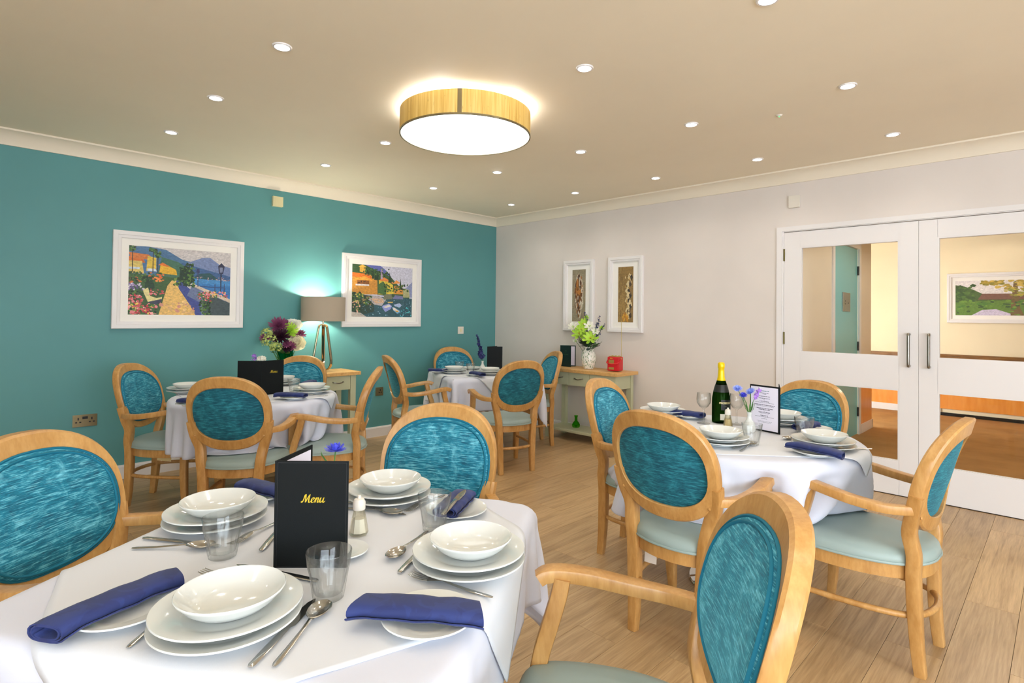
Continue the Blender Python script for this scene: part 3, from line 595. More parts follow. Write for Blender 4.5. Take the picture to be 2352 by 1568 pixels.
# ------------------------------------------------------------------ flowers
def atx(px, py, X): d = ray(px, py); return CAM + d*((X-CAM.x)/d.x)
def aty(px, py, Y): d = ray(px, py); return CAM + d*((Y-CAM.y)/d.y)
def frame(n):
    n = Vector(n).normalized(); a = Vector((0, 0, 1)) if abs(n.z) < .9 else Vector((1, 0, 0)); u = a.cross(n).normalized(); return u, n.cross(u), n
def petal(mb, c, d, up, L, W, curl=.25):
    d = Vector(d).normalized(); s_ = d.cross(up).normalized()*W; up = s_.cross(d).normalized()
    c = Vector(c); p1 = c+d*L*.45-up*curl*L*.12; p2 = c+d*L*.85+up*curl*L*.1; p3 = c+d*L+up*curl*L*.35
    mb.add([c, p1-s_*.5, p1-up*W*.12, p1+s_*.5, p2-s_*.38, p2-up*W*.08, p2+s_*.38, p3], [(0, 2, 1), (0, 3, 2), (1, 2, 5, 4), (2, 3, 6, 5), (4, 5, 7), (5, 6, 7)])
def bloom(parent, c, n, r, mat, layers=4, per=9, W=.5, name='bloom', rng=random.Random(1), closed=1.25):
    u, v, n = frame(n); mb = MB(); c = Vector(c)
    for k in range(layers):
        el = .15+closed*k/max(1, layers-1); L = r*(1-.12*k)
        for j in range(per-k//2):
            a = 2*PI*(j+.5*(k % 2))/(per-k//2)+rng.uniform(-.12, .12)
            h = u*math.cos(a)+v*math.sin(a); d = h*math.cos(el)+n*math.sin(el)
            petal(mb, c+h*r*.06, d, n if el < 1 else -h, L*rng.uniform(.88, 1.08), L*W)
    return mb.build(name, mat, parent, 60)
def leafp(parent, c, d, L, W, mat, name='leaf'):
    mb = MB(); petal(mb, c, d, Vector((0, 0, 1)) if abs(Vector(d).normalized().z) < .95 else Vector((1, 0, 0)), L, W, .5); return mb.build(name, mat, parent, 60)
def clusterp(parent, c, r, n, mat, s=.012, name='bloom', rng=random.Random(2), flat=1.0):
    mb = MB()
    for _ in range(n):
        a, z = rng.uniform(0, 2*PI), rng.uniform(-.5, 1); q = math.sqrt(1-z*z)
        d = Vector((q*math.cos(a), q*math.sin(a), z*flat)); p = Vector(c)+d*r*rng.uniform(.8, 1)
        u, v, d_ = frame(d)
        for j in range(4):
            b = j*PI/2+rng.random(); petal(mb, p, u*math.cos(b)+v*math.sin(b)+d_*.35, d_, s*rng.uniform(.8, 1.2), s*.8)
    return mb.build(name, mat, parent, 60)
def stemp(parent, a, b, r=.002, mat='stem_green', bend=.01):
    a, b = Vector(a), Vector(b); mid = (a+b)/2+Vector((bend, -bend, 0)); MB().tube(catmull([a, mid, b], 4), r, 6).build('stem', mat, parent)
toCam = lambda p: (CAM-Vector(p)).normalized()
rf = random.Random(11)
# green glass vase with mixed bouquet on the teal-wall console
vc = Vector((.19, atx(655, 820, .19).y, HT)); HTV = HT
vz = tag(MB().lathe([(.0005, .004), (.058, .004), (.062, .012), (.066, .235), (.063, .235), (.058, .014), (.0005, .012)], 40).build('glass_vase', 'green_vase_glass', None, 40, 0, vc), 'green glass cylinder vase beside the lamp', 'vase')
bq = thing('bouquet', vc, 0, 'mixed bouquet with plum, green and white blooms in the green vase', 'flowers')
def rel(p, o): return Vector(p)-Vector(o)
for px_, py_, dx_, r_, mat, kind in ((640, 745, .0, .085, 'purple_petal', 'm'), (645, 770, .06, .082, 'dark_plum', 'm'), (619, 784, .04, .068, 'hydrangea', 'h'), (664, 758, .03, .085, 'lime_petal', 'm'), (681, 786, .05, .085, 'cream_petal', 'p'), (674, 746, -.03, .075, 'white_petal', 'p'), (659, 790, .08, .045, 'purple_petal', 's'), (690, 768, .0, .05, 'purple_petal', 's'), (607, 776, .0, .045, 'purple_petal', 's'), (657, 800, .06, .05, 'dark_plum', 's'), (630, 768, -.03, .07, 'white_petal', 'p'), (634, 798, .06, .05, 'hydrangea', 'h'), (668, 796, .06, .05, 'purple_petal', 's'), (676, 772, .02, .055, 'purple_petal', 'm'), (614, 768, -.02, .055, 'hydrangea', 'h'), (655, 745, -.04, .06, 'purple_petal', 'm')):
    p = rel(atx(px_, py_, .19+dx_), vc); n = (toCam(p+vc)+Vector((0, 0, .6))).normalized()
    if kind == 'm': bloom(bq, p-n*.02, n, r_, mat, 6, 18, .22, rng=rf)
    elif kind == 's': bloom(bq, p, n, r_, mat, 3, 12, .3, rng=rf)
    elif kind == 'h': clusterp(bq, p, r_, 70, mat, .012, rng=rf)
    else: bloom(bq, p-n*.02, n, r_, mat, 6, 8, .85, rng=rf)
    stemp(bq, p-n*.02, (rf.uniform(-.03, .03), rf.uniform(-.03, .03), .02), .003)
for k in range(9):
    a = rf.uniform(0, 6.28); leafp(bq, (.03*math.cos(a), .03*math.sin(a), .17+rf.uniform(0, .05)), (math.cos(a), math.sin(a), rf.uniform(-.2, .6)), .10, .04, 'leaf_green')
# jug with lime and white flowers on the beige-wall console
jc = aty(1352, 838, -.21); jc.z = HT
jg = thing('speckled_jug', jc, 0, 'white jug speckled green on the console', 'jug')
MB().lathe([(.0005, .003), (.048, .003), (.052, .01), (.068, .05), (.076, .10), (.072, .15), (.052, .195), (.050, .21), (.060, .228), (.057, .228), (.047, .21), (.049, .195), (.068, .15), (.0005, .012)], 40).build('body', 'speckled_china', jg)
MB().tube(catmull([(-.044, 0, .20), (-.075, 0, .19), (-.095, 0, .15), (-.088, 0, .10), (-.062, 0, .075)], 4), .006, 8).build('handle', 'porcelain', jg)
jb = thing('bouquet', jc, 0, 'lime green and white flowers with navy sprigs in the speckled jug', 'flowers')
for px_, py_, dy_, r_, mat, k in ((1330, 765, -.04, .085, 'lime_petal', 1), (1356, 776, -.07, .085, 'lime_petal', 1), (1340, 744, .0, .07, 'lime_petal', 1), (1354, 748, -.02, .06, 'white_petal', 1), (1316, 750, .0, .06, 'white_petal', 1), (1367, 760, -.03, .05, 'white_petal', 1), (1382, 752, .02, .03, 'lime_petal', 0), (1347, 728, .03, .03, 'lime_petal', 0), (1322, 782, -.02, .03, 'white_petal', 1), (1368, 780, -.03, .03, 'white_petal', 1), (1336, 756, -.06, .06, 'lime_petal', 1)):
    p = rel(aty(px_, py_, jc.y+dy_), jc); n = (toCam(p+jc)*.8+Vector((0, 0, .5))+Vector((rf.uniform(-.3, .3), 0, 0))).normalized()
    bloom(jb, p-n*.01, n, r_, mat, 2 if k else 3, 7, .42, rng=rf, closed=.5 if k else 1.4)
    if k: clusterp(jb, p, .012, 8, 'yellow_pistil' if mat == 'lime_petal' else 'lime_petal', .006, 'pistil', rf)
    stemp(jb, p, (rf.uniform(-.02, .02), rf.uniform(-.02, .02), .12))
for px_, py_, dy_ in ((1344, 718, .03), (1378, 728, .02), (1388, 745, .0), (1372, 742, -.02)):
    tip = rel(aty(px_, py_, jc.y+dy_), jc); root = Vector((0, 0, .2)); sp = MB()
    stemp(jb, root, tip, .002, 'dark_leaf')
    for q in range(14):
        t = .45+.55*q/13; p = root.lerp(tip, t)+Vector((rf.uniform(-.012, .012), rf.uniform(-.012, .012), rf.uniform(-.008, .008)))
        u, v, n = frame((rf.uniform(-1, 1), rf.uniform(-1, 1), .4))
        for j in range(3): petal(sp, p, u*math.cos(j*2.1)+v*math.sin(j*2.1)+n*.5, n, .016*(1.3-t*.6), .012)
    sp.build('bloom', 'navy_petal', jb, 60)
for k in range(48):
    a = rf.uniform(0, 6.28); e = rf.uniform(-.5, .8); leafp(jb, (.02*math.cos(a), .02*math.sin(a), .22+rf.uniform(0, .08)), (math.cos(a), math.sin(a), e), rf.uniform(.07, .13), rf.uniform(.03, .055), 'dark_leaf' if k % 3 else 'leaf_green')
# red radio
rc = aty(1413, 843, -.2); rc.z = HT
rd = thing('portable_radio', rc, math.radians(8), 'small red portable radio with gold panels and aerial', 'radio')
B(-.062, .062, -.052, .052, .006, .145).build('case', 'red_leatherette', rd, 0, .012)
for a, b in ((.02, .042), (.075, .115)): B(-.046, .012, -.0545, -.05, a, b).build('grille', 'brass_mesh', rd, 0, .002)
B(-.05, .05, -.04, .04, .1455, .150).build('dial_panel', 'brass_mesh', rd, 0, .002)
B(-.03, -.004, -.0535, -.0515, .128, .133).build('badge', 'gold_foil', rd, 0)
for x_ in (-.035, 0, .035): MB().lathe([(.0005, .158), (.009, .157), (.01, .150), (.0005, .150)], 14).xf(Matrix.Translation((x_, .012, 0))).build('knob', 'brass_mesh', rd)
MB().tube(catmull([(.064, 0, .125), (.068, -.035, .10), (.055, -.068, .085), (0, -.078, .075), (-.055, -.068, .085), (-.068, -.035, .10), (-.064, 0, .125)], 5), .006, 8).build('handle', 'red_leatherette', rd)
for x_ in (-.066, .066): MB().tube([(x_*.94, 0, .125), (x_*1.05, 0, .125)], .009, 10).build('handle_stud', 'brass_mesh', rd)
MB().tube([(.05, .035, .14), (.046, .035, .50)], .0022, 6).build('aerial', 'brass_mesh', rd)
# folder standing on the console, bottle vase on its shelf
def folder(loc, rz, a1, a2, w, h, cover, label, paper=True):
    """two boards hinged on the z axis; a1, a2 are the directions in which they run"""
    o = thing('menu_folder', loc, rz, label, 'menu'); outs = []
    for a, sgn in ((a1, 1), (a2, -1)):
        bd = MB().box(0, w, -.0016, .0016, 0, h).build('cover_board', cover, o, 0, .0012); bd.rotation_euler = (0, 0, a); outs.append(bd)
        if paper:
            pg = MB().box(.010, w-.010, .0018*sgn-.0002, .0018*sgn+.0002, .010, h-.010).build('page', 'paper', bd, 0)
    MB().tube([(0, 0, 0), (0, 0, h)], .0024, 8).build('spine', cover, o)
    return o, outs
fp = aty(1287, 838, -.17); fp.z = HT
fo, fb = folder(fp, 0, math.radians(-8), math.radians(32), .165, .225, 'green_leatherette', 'dark green folder with a leaf emblem beside the jug')
em = MB(); petal(em, (.085, -.0022, .145), (.2, 0, 1), Vector((0, -1, 0)), .030, .018); em.build('emblem', 'leaf_green', fb[0])
B(.045, .125, -.0021, -.0017, .128, .131).build('lettering', 'leaf_green', fb[0], 0)
gp = aty(1323, 975, -.2); gp.z = .1106
tag(MB().lathe([(.0005, .003), (.034, .003), (.04, .012), (.042, .03), (.03, .052), (.016, .068), (.014, .10), (.02, .125), (.017, .125), (.011, .10), (.012, .07), (.036, .03), (.0005, .008)], 28).build('bottle_vase', 'lime_glass', None, 40, 0, gp), 'small lime green glass bottle vase on the lower shelf', 'vase')
# ------------------------------------------------------------------ chairs
def sgnp(x, e): return math.copysign(abs(x)**e, x)
RA, RB, RZ = .230, .213, .706
def bk(x, z, d=0): return Vector((x, -.205-.27*(z-.45)+.8*x*x+d, z))
def sup(t, a, b, zc, n=2.4): return sgnp(math.cos(t), 2/n)*a, zc+sgnp(math.sin(t), 2/n)*b
SEAT = [(0, .218), (.12, .216), (.20, .204), (.236, .165), (.246, .08), (.240, -.01), (.222, -.09), (.185, -.165), (.125, -.222), (.05, -.246)]
SEATC = catmull([(x, y, 0) for x, y in SEAT] + [(0, -.248, 0)] + [(-x, y, 0) for x, y in SEAT[:0:-1]], 3, True)
def make_chair():
    t = link('dining_chair', None)
    K = 64; sec = [(0, -.017), (.06, -.022), (.90, -.022), (1, -.016), (1, .012), (.90, .020), (.10, .020), (0, .014)]
    rs = []
    for k in range(K):
        a = 2*PI*k/K; ox, oz = sup(a, RA, RB, RZ); ix, iz = sup(a, .196, .152, .702); rs.append([bk(ix+(ox-ix)*s_, iz+(oz-iz)*s_, d) for s_, d in sec])
    MB().rings(rs, closed=True).build('back_frame', 'beech', t, 30)
    pad = MB(); rows = []
    for q, d in ((1.0, .012), (1.0, .022), (.97, .028), (.9, .034), (.75, .042), (.5, .048), (.25, .051), (.04, .052)):
        rows.append([bk(*sup(2*PI*k/48, .207*q, .163*q, .702), d) for k in range(48)])
    po = pad.rings(rows).build('backrest_pad', 'teal_chenille', t, 60)
    pp = MB()
    for q, d in ((1.0, .022), (.935, .032)): pp.tube([bk(*sup(2*PI*k/56, .207*q, .163*q, .702), d) for k in range(56)], .0045, 6, True)
    pp.build('piping', 'teal_piping', po, 60)
    MB().rings([[bk(*sup(2*PI*k/48, .197*q, .153*q, .702), d) for k in range(48)] for q, d in ((1, .002), (1, -.006), (.7, -.008), (.3, -.009), (.03, -.009))]).build('back_panel', 'teal_chenille_back', t, 60)
    for s_ in (-1, 1):
        top = [bk(.176*s_, .505), bk(.196*s_, .565), bk(.207*s_, .62), bk(.210*s_, .655)]
        path = catmull([(.145*s_, -.222, 0), (.147*s_, -.212, .10), (.151*s_, -.205, .24), (.157*s_, -.203, .36), (.164*s_, -.206, .43)]+[tuple(p) for p in top], 4)
        n = len(path); MB().sweep(path, [.036+.014*min(1, i/8) for i in range(n)], [.036+.008*min(1, i/8) for i in range(n)], (1, 0, 0)).build('rear_leg', 'beech', t, 30)
        path = catmull([(.224*s_, .194, 0), (.221*s_, .184, .10), (.219*s_, .177, .24), (.220*s_, .177, .36), (.222*s_, .168, .44), (.228*s_, .145, .52), (.236*s_, .126, .585), (.240*s_, .118, .626)], 4)
        n = len(path); MB().sweep(path, [.030+.011*min(1, i/7) for i in range(n)], [.030+.011*min(1, i/7) for i in range(n)], (1, 0, 0)).build('front_leg', 'beech', t, 30)
        b0 = bk(.213*s_, .602)
        path = catmull([tuple(b0), (.250*s_, b0.y+.07, .600), (.264*s_, -.04, .609), (.262*s_, .05, .624), (.250*s_, .12, .633), (.242*s_, .158, .631), (.238*s_, .176, .621)], 4)
        n = len(path); MB().sweep(path, [.036+.012*min(1, i/10) for i in range(n)], .032, lambda i: Vector((1, 0, 0))).build('arm', 'beech', t, 30)
        pq = bk(.190*s_, .575, -.022); MB().lathe([(.0005, .006), (.005, .004), (.006, 0)], 10).xf(Matrix.Translation(pq) @ Matrix.Rotation(PI/2, 4, 'X')).build('plug', 'beech', t)
    MB().rings([[p*.965+Vector((0, 0, z)) for p in SEATC] for z in (.336, .388)]).build('apron', 'beech', t, 40)
    so_ = MB().rings([[Vector((p.x*q, p.y*q, z)) for p in SEATC] for q, z in ((.985, .386), (1.0, .394), (1.0, .404), (.985, .418), (.94, .430), (.82, .438), (.6, .443), (.3, .445), (.03, .446))]).build('seat', 'sage_vinyl', t, 60)
    MB().tube([p+Vector((0, 0, .391)) for p in SEATC], .005, 6, True).build('piping', 'sage_vinyl', so_, 60)
    hp = [(.216, .178), (.211, .06), (.194, -.07), (.160, -.172), (.10, -.222), (0, -.240)]
    MB().tube(catmull([(x, y, .205) for x, y in hp]+[(-x, y, .205) for x, y in hp[-2::-1]], 4), .0115, 10).build('stretcher', 'beech', t)
    return t
CHAIRS = {
 'RT_right': (4.529, -2.257, 176.9, 'armchair at the round table standing nearest the glass doors, seen side-on'),
 'RT_near': (4.015, -2.680, 86.5, 'armchair seen from behind at the near side of the right round table'),
 'RT_left': (3.523, -2.198, 9.2, 'armchair on the left of the right round table, in front of the console'),
 'RT_back': (4.000, -1.657, -103.9, 'armchair behind the menu card, backing onto the white doors'),
 'LT_left': (0.794, -3.763, 47.3, 'armchair against the teal wall, under the promenade painting'),
 'LT_near': (1.575, -3.585, 138.2, 'armchair seen from behind, hiding the table by the teal wall'),
 'LT_right': (1.622, -3.077, -126.6, 'armchair right of the teal wall table, turned away with a pink tag'),
 'LT_back': (0.798, -2.998, -44.5, 'armchair in front of the lamp console, facing the camera'),
 'MT_left': (1.024, -1.875, 70.8, 'armchair on the left of the corner table, seen from its side and back'),
 'MT_back': (0.534, -1.003, -20.0, 'armchair in the far corner of the room, below the light switch'),
 'MT_near': (1.728, -1.534, 163.5, 'armchair seen from behind at the corner table, whole back in view'),
 'MT_right': (1.274, -0.776, -118.1, 'armchair right of the corner table, beside the console folder'),
 'FT_left': (3.252, -4.543, 33.6, 'armchair at the left edge of the photo beside the front table'),
 'FT_far': (3.525, -3.753, -58.8, 'armchair at the far side of the front table, facing the camera'),
 'FT_right': (4.466, -3.933, -144.0, 'armchair at the bottom right of the photo beside the front table'),
}
proto = make_chair(); first = True
CH = {}
for k, (x_, y_, th, lb) in CHAIRS.items():
    c = proto if first else copy_tree(proto); first = False
    c.location = (x_, y_, 0); c.rotation_euler = (0, 0, math.radians(th-90)); tag(c, lb, 'chair', 'teal and beech dining armchairs'); CH[k] = c
def tagcard(ch, mat, p, rot, w, h):
    o = MB().box(-w/2, w/2, -.0008, .0008, -h, 0).build('care_tag', mat, CH[ch], 0); o.location = p; o.rotation_euler = rot
tagcard('LT_left', 'tag_paper', (.16, .02, .332), (.1, .1, PI/2), .09, .035)
tagcard('RT_near', 'white_plastic', (-.11, -.15, .334), (0, .05, .3), .05, .075)
tagcard('LT_right', 'pink_tag', bk(.12, .55, -.03), (.3, .6, 0), .03, .05)
# ------------------------------------------------------------------ tables and draped cloths
ZT = .7115
TABLES = {'FT': ('square', (3.846, -4.265), .470, math.radians(33.2)), 'MT': ('square', (1.06, -1.17), .455, math.radians(66.5)),
          'LT': ('round', (1.158, -3.366), .530, .1), 'RT': ('round', (3.978, -2.178), .552, .0)}
def sdf2(shape, c, h, ang, x, y, rcn=.045):
    dx, dy = x-c[0], y-c[1]
    if shape == 'round':
        r = np.sqrt(dx*dx+dy*dy)+1e-9; return r-h, dx/r, dy/r
    ca, sa = math.cos(ang), math.sin(ang); u = dx*ca+dy*sa; v = -dx*sa+dy*ca
    qu, qv = np.abs(u)-(h-rcn), np.abs(v)-(h-rcn); mu, mv = np.maximum(qu, 0), np.maximum(qv, 0); L = np.sqrt(mu*mu+mv*mv)
    d = L+np.minimum(np.maximum(qu, qv), 0)-rcn
    out = L > 1e-9
    gu = np.where(out, mu/np.maximum(L, 1e-9), (qu > qv)*1.0)*np.sign(u); gv = np.where(out, mv/np.maximum(L, 1e-9), (qu <= qv)*1.0)*np.sign(v)
    return d, gu*ca-gv*sa, gu*sa+gv*ca
def rounded(d2, gx, gy, z, z0, z1, rho, off, X):
    zm, hz = (z0+z1)/2, (z1-z0)/2; qx = d2+rho; dz = z-zm; qz = np.abs(dz)-(hz-rho)
    mx, mz = np.maximum(qx, 0), np.maximum(qz, 0); L = np.sqrt(mx*mx+mz*mz); sd = L+np.minimum(np.maximum(qx, qz), 0)-rho
    out = L > 1e-9; nx = np.where(out, mx/np.maximum(L, 1e-9), (qx > qz)*1.0); nz = np.where(out, mz/np.maximum(L, 1e-9), (qx <= qz)*1.0)*np.sign(dz)
    pen = np.maximum(off-sd, 0)
    X[..., 0] += pen*nx*gx; X[..., 1] += pen*nx*gy; X[..., 2] += pen*nz
    return pen > 0
def drape(key, size, ang, N, off, circ=False, base=None, jit=0.002, seed=1):
    shape, c, h, tang = TABLES[key]; rs = np.random.RandomState(seed)
    g = np.linspace(-1, 1, N); U, V = np.meshgrid(g, g, indexing='ij')
    if circ: U, V = U*np.sqrt(1-V*V/2), V*np.sqrt(1-U*U/2)
    U, V = U*size/2, V*size/2; ca, sa = math.cos(ang), math.sin(ang)
    X = np.stack([c[0]+U*ca-V*sa, c[1]+U*sa+V*ca, np.full_like(U, ZT+off)], -1)
    d0 = sdf2(shape, c, h, tang, X[..., 0], X[..., 1])[0]
    W = (d0 > -.045)*1.0; X[..., 2] += W*rs.uniform(0, jit, W.shape)
    P0 = X.copy()
    def con(sa_, sb_, k): 
        r = np.linalg.norm(P0[sb_]-P0[sa_], axis=-1); return (sa_, sb_, r, k, W[sa_], W[sb_])
    sl = slice; cons = []
    for s_ in (0, 1):
        n2 = lambda st, off_: sl(st+off_, N if off_ else N-1, 2)
        cons += [con((sl(s_, N-1, 2), sl(None)), (sl(s_+1, N, 2), sl(None)), 1.0), con((sl(None), sl(s_, N-1, 2)), (sl(None), sl(s_+1, N, 2)), 1.0)]
        cons += [con((sl(s_, N-1, 2), sl(0, N-1)), (sl(s_+1, N, 2), sl(1, N)), .35), con((sl(s_, N-1, 2), sl(1, N)), (sl(s_+1, N, 2), sl(0, N-1)), .35)]
    for a in (0, 1, 2, 3):
        I = np.arange(N-2); I = I[(I % 4) == a]
        cons += [con((I, sl(None)), (I+2, sl(None)), .06), con((sl(None), I), (sl(None), I+2), .06)]
    prev = X.copy(); caps = []; seats = []
    for k, ch in CHAIRS.items():
        if k[:2] != key: continue
        th = math.radians(ch[2]); f = np.array([math.cos(th), math.sin(th), 0]); r = np.array([math.sin(th), -math.cos(th), 0]); o = np.array([ch[0], ch[1], 0])
        wpt = lambda p: o+p[0]*r+p[1]*f+np.array([0, 0, p[2]])
        for s_ in (-1, 1):
            pl = [(.245*s_, -.17, .598), (.264*s_, -.04, .609), (.258*s_, .07, .626), (.240*s_, .170, .626)]
            for p, q in zip(pl[:-1], pl[1:]): caps.append((wpt(p), wpt(q), .027, f))
            caps.append((wpt((.240*s_, .122, .626)), wpt((.223*s_, .180, .42)), .025, f))
        seats.append((o, f))
    bn = None
    if base is not None:
        T1 = np.gradient(base, axis=0); T2 = np.gradient(base, axis=1); bn = np.cross(T1, T2); bn /= np.linalg.norm(bn, axis=-1, keepdims=True)+1e-12
        if bn[base.shape[0]//2, base.shape[1]//2, 2] < 0: bn = -bn
        bf, bnf = base.reshape(-1, 3), bn.reshape(-1, 3)
    T = 150 if base is None else 80; slide = (30, 95) if base is None else (0, 1)
    Wc = W[..., None]; nn = None
    for st in range(T):
        vel = (X-prev)*.965; prev = X.copy(); X = X+Wc*vel; X[..., 2] -= W*9.8*(1/60)**2*.8
        s_ = 1 if base is not None else min(1, max(0, (st-slide[0])/(slide[1]-slide[0])))
        for it in range(9):
            for A, B_, r, k, wa, wb in cons:
                d = X[B_]-X[A]; L = np.sqrt(np.einsum('...i,...i', d, d))+1e-12; ws = wa+wb
                q = np.where(ws > 0, k*(L-r)/L/np.maximum(ws, 1), 0)[..., None]*d
                X[A] += wa[..., None]*q; X[B_] -= wb[..., None]*q
            if it % 2 == 0:
                d2, gx, gy = sdf2(shape, c, h, tang, X[..., 0], X[..., 1])
                Y_ = X.copy(); hh_ = rounded(d2, gx, gy, X[..., 2], ZT-1.0, ZT, .010, off, Y_); hit = hh_ & (X[..., 2] > ZT-.045); X = np.where(hit[..., None], Y_, X)
                for a, b, rad, f in caps:
                    sh = -f*(1-s_)*.34; a2, ab = a+sh, b-a
                    tt = np.clip(((X-a2)@ab)/(ab@ab), 0, 1); pv = X-(a2+tt[..., None]*ab); L = np.sqrt(np.einsum('...i,...i', pv, pv))+1e-12
                    pen = np.maximum(rad+off-L, 0); X += (pen/L)[..., None]*pv*Wc; hit |= pen > 0
                for o, f in seats:
                    so_ = o-f*(1-s_)*.34; dx, dy = X[..., 0]-so_[0], X[..., 1]-so_[1]; rr = np.sqrt(dx*dx+dy*dy)+1e-9
                    hit |= rounded(rr-.235, dx/rr, dy/rr, X[..., 2], .30, .446, .02, off, X)
                if bn is not None and it == 8:
                    if st % 6 == 0:
                        of = np.argwhere((d0 > -.06)); xo = X[d0 > -.06]
                        dd = ((xo[:, None, :]-bf[None])**2).sum(-1); nn = dd.argmin(1)
                    xo = X[d0 > -.06]; dv = ((xo-bf[nn])*bnf[nn]).sum(-1); pen = np.maximum(.004-dv, 0); pen[np.abs(dv) > .05] = 0
                    xo += pen[:, None]*bnf[nn]; X[d0 > -.06] = xo
                prev = np.where(hit[..., None], prev+.5*(X-prev), prev)
        X = np.where(Wc > 0, X, P0)
    return X
def cloth_obj(name, X, mat, label, cat, loc):
    n = X.shape[0]; v = (X-np.array(loc)).reshape(-1, 3).tolist(); f = [(i*n+j, (i+1)*n+j, (i+1)*n+j+1, i*n+j+1) for i in range(n-1) for j in range(n-1)]
    me = bpy.data.meshes.new(name); me.from_pydata(v, [], f)
    for p in me.polygons: p.use_smooth = True
    me.materials.append(MT[mat]); o = link(name, me, None, loc); tag(o, label, cat)
    s_ = o.modifiers.new('smooth', 'SUBSURF'); s_.levels = 1; s_.render_levels = 1
    s2 = o.modifiers.new('thick', 'SOLIDIFY'); s2.thickness = .0016; s2.offset = -1
    return o
TN = {'FT': 'front table', 'MT': 'square corner table', 'LT': 'round table by the teal wall', 'RT': 'round table by the glass doors'}
for key, (shape, c, h, ang) in TABLES.items():
    t = thing('dining_table', (c[0], c[1], 0), ang, f'pedestal table under the white cloth, the {TN[key]}', 'table')
    if shape == 'round': MB().lathe([(.0005, ZT-.034), (h-.036, ZT-.034), (h-.028, ZT-.026), (h-.028, ZT-.014), (h-.036, ZT-.005), (.0005, ZT-.005)], 64).build('tabletop', 'dark_rail', t)
    else: B(-h+.028, h-.028, -h+.028, h-.028, ZT-.034, ZT-.005).build('tabletop', 'dark_rail', t, 0, .010)
    MB().lathe([(.0005, .045), (.038, .045), (.036, .06), (.036, ZT-.04), (.0005, ZT-.04)], 28).build('column', 'chrome', t)
    MB().lathe([(.0005, 0), (.215, 0), (.22, .006), (.215, .014), (.12, .030), (.055, .044), (.0005, .05)], 48).build('base', 'chrome', t)
    for k in range(2):
        cr = B(-.24, .24, -.025, .025, ZT-.042, ZT-.029).build('cross_bar', 'black_plastic', t, 0); cr.rotation_euler = (0, 0, k*PI/2+PI/4)
CLOTH = {'FT': (1.36, math.radians(33.2), False), 'MT': (1.44, math.radians(66.5), False), 'LT': (1.62, .2, True), 'RT': (1.66, .5, True)}
OVER = {'FT': (.98, math.radians(33.2+43)), 'MT': (.92, math.radians(66.5+45)), 'LT': (.87, math.radians(-6)), 'RT': (.90, math.radians(40))}
for key in TABLES:
    sz, an, circ = CLOTH[key]; c = TABLES[key][1]; loc = (c[0], c[1], ZT)
    Xb = drape(key, sz, an, 56, .0022, circ, None, .003, 3)
    cloth_obj('tablecloth', Xb, 'white_linen', f'white tablecloth draped over the {TN[key]}', 'tablecloth', loc)
    so_, ao = OVER[key]; Xo = drape(key, so_, ao, 36, .0046, False, Xb, .0, 5)
    cloth_obj('overlay_cloth', Xo, 'overlay_linen', f'small white overlay cloth laid cornerwise on the {TN[key]}', 'overlay cloth', loc)
ZC = ZT+.0066                                    # where things on a table stand
# ------------------------------------------------------------------ tableware
def plate_prof(R, h): return [(.0005, .004), (R*.50, .004), (R*.55, 0), (R*.58, 0), (R*.61, .005), (R*.68, h*.45), (R*.97, h*.93), (R, h), (R*.995, h+.003), (R*.96, h+.0025), (R*.68, h*.45+.005), (R*.62, .0095), (R*.55, .008), (.0005, .008)]
PR, BR, SR = .124, .090, .085
plate_me = MB().lathe(plate_prof(PR, .019), 64).mesh('dinner_plate', 'porcelain', 35)
side_me = MB().lathe(plate_prof(SR, .014), 48).mesh('side_plate', 'porcelain', 35)
sau_me = MB().lathe(plate_prof(.055, .010), 36).mesh('saucer', 'porcelain', 35)
bowl_me = MB().lathe([(.0005, .004), (.038, .004), (.040, 0), (.046, 0), (.050, .003), (.066, .010), (.079, .021), (.087, .031), (.0900, .0340), (.0908, .0362), (.0895, .0378), (.0865, .0365), (.070, .018), (.050, .009), (.0005, .0075)], 64).mesh('soup_bowl', 'porcelain', 35)
def tumbler():
    H = .092; n = 54
    pr = [(.026, 0, 0), (.029, .002, 0), (.031, .010, 1), (.034, .030, 1), (.0375, .052, .8), (.0400, .062, .1), (.0405, .066, 0), (.0435, H-.002, 0), (.043, H, 0), (.0415, H-.001, 0), (.0385, .066, 0), (.036, .055, 0), (.031, .03, 0), (.026, .012, 0), (.0005, .010, 0)]
    rs = [[(r*(1-.13*k*(.5+.5*math.cos(9*2*PI*j/n)))*math.cos(2*PI*j/n), r*(1-.13*k*(.5+.5*math.cos(9*2*PI*j/n)))*math.sin(2*PI*j/n), z) for j in range(n)] for r, z, k in pr]
    return MB().rings([[(0.0005*math.cos(2*PI*j/n), .0005*math.sin(2*PI*j/n), .002) for j in range(n)]]+rs, False).mesh('tumbler', 'tumbler_glass', 50)
tum_me = tumbler()
wine_me = MB().lathe([(.0005, 0), (.033, 0), (.034, .002), (.012, .006), (.0045, .012), (.004, .07), (.006, .078), (.022, .088), (.034, .108), (.0365, .128), (.033, .160), (.0320, .161), (.0312, .160), (.0345, .128), (.032, .109), (.020, .091), (.0005, .083)], 40).mesh('wine_glass', 'wine_glass', 50)
def flat(outline, z0, th): return [(x_, y_) for x_, y_ in outline]
def knife_me():
    L = .215; mb = MB(); st = [(0, .004, .003), (.006, .0065, .004), (.05, .0075, .004), (.10, .0065, .004), (.112, .0055, .0035), (.122, .0095, .0014), (.17, .0098, .0012), (.20, .0075, .001), (.215, .0012, .0008)]
    return mb.rings([[(x_, w_*math.cos(a), .0012+t_*.5+t_*.5*math.sin(a)) for a in [2*PI*i/8 for i in range(8)]] for x_, w_, t_ in st]).mesh('table_knife', 'steel', 40)
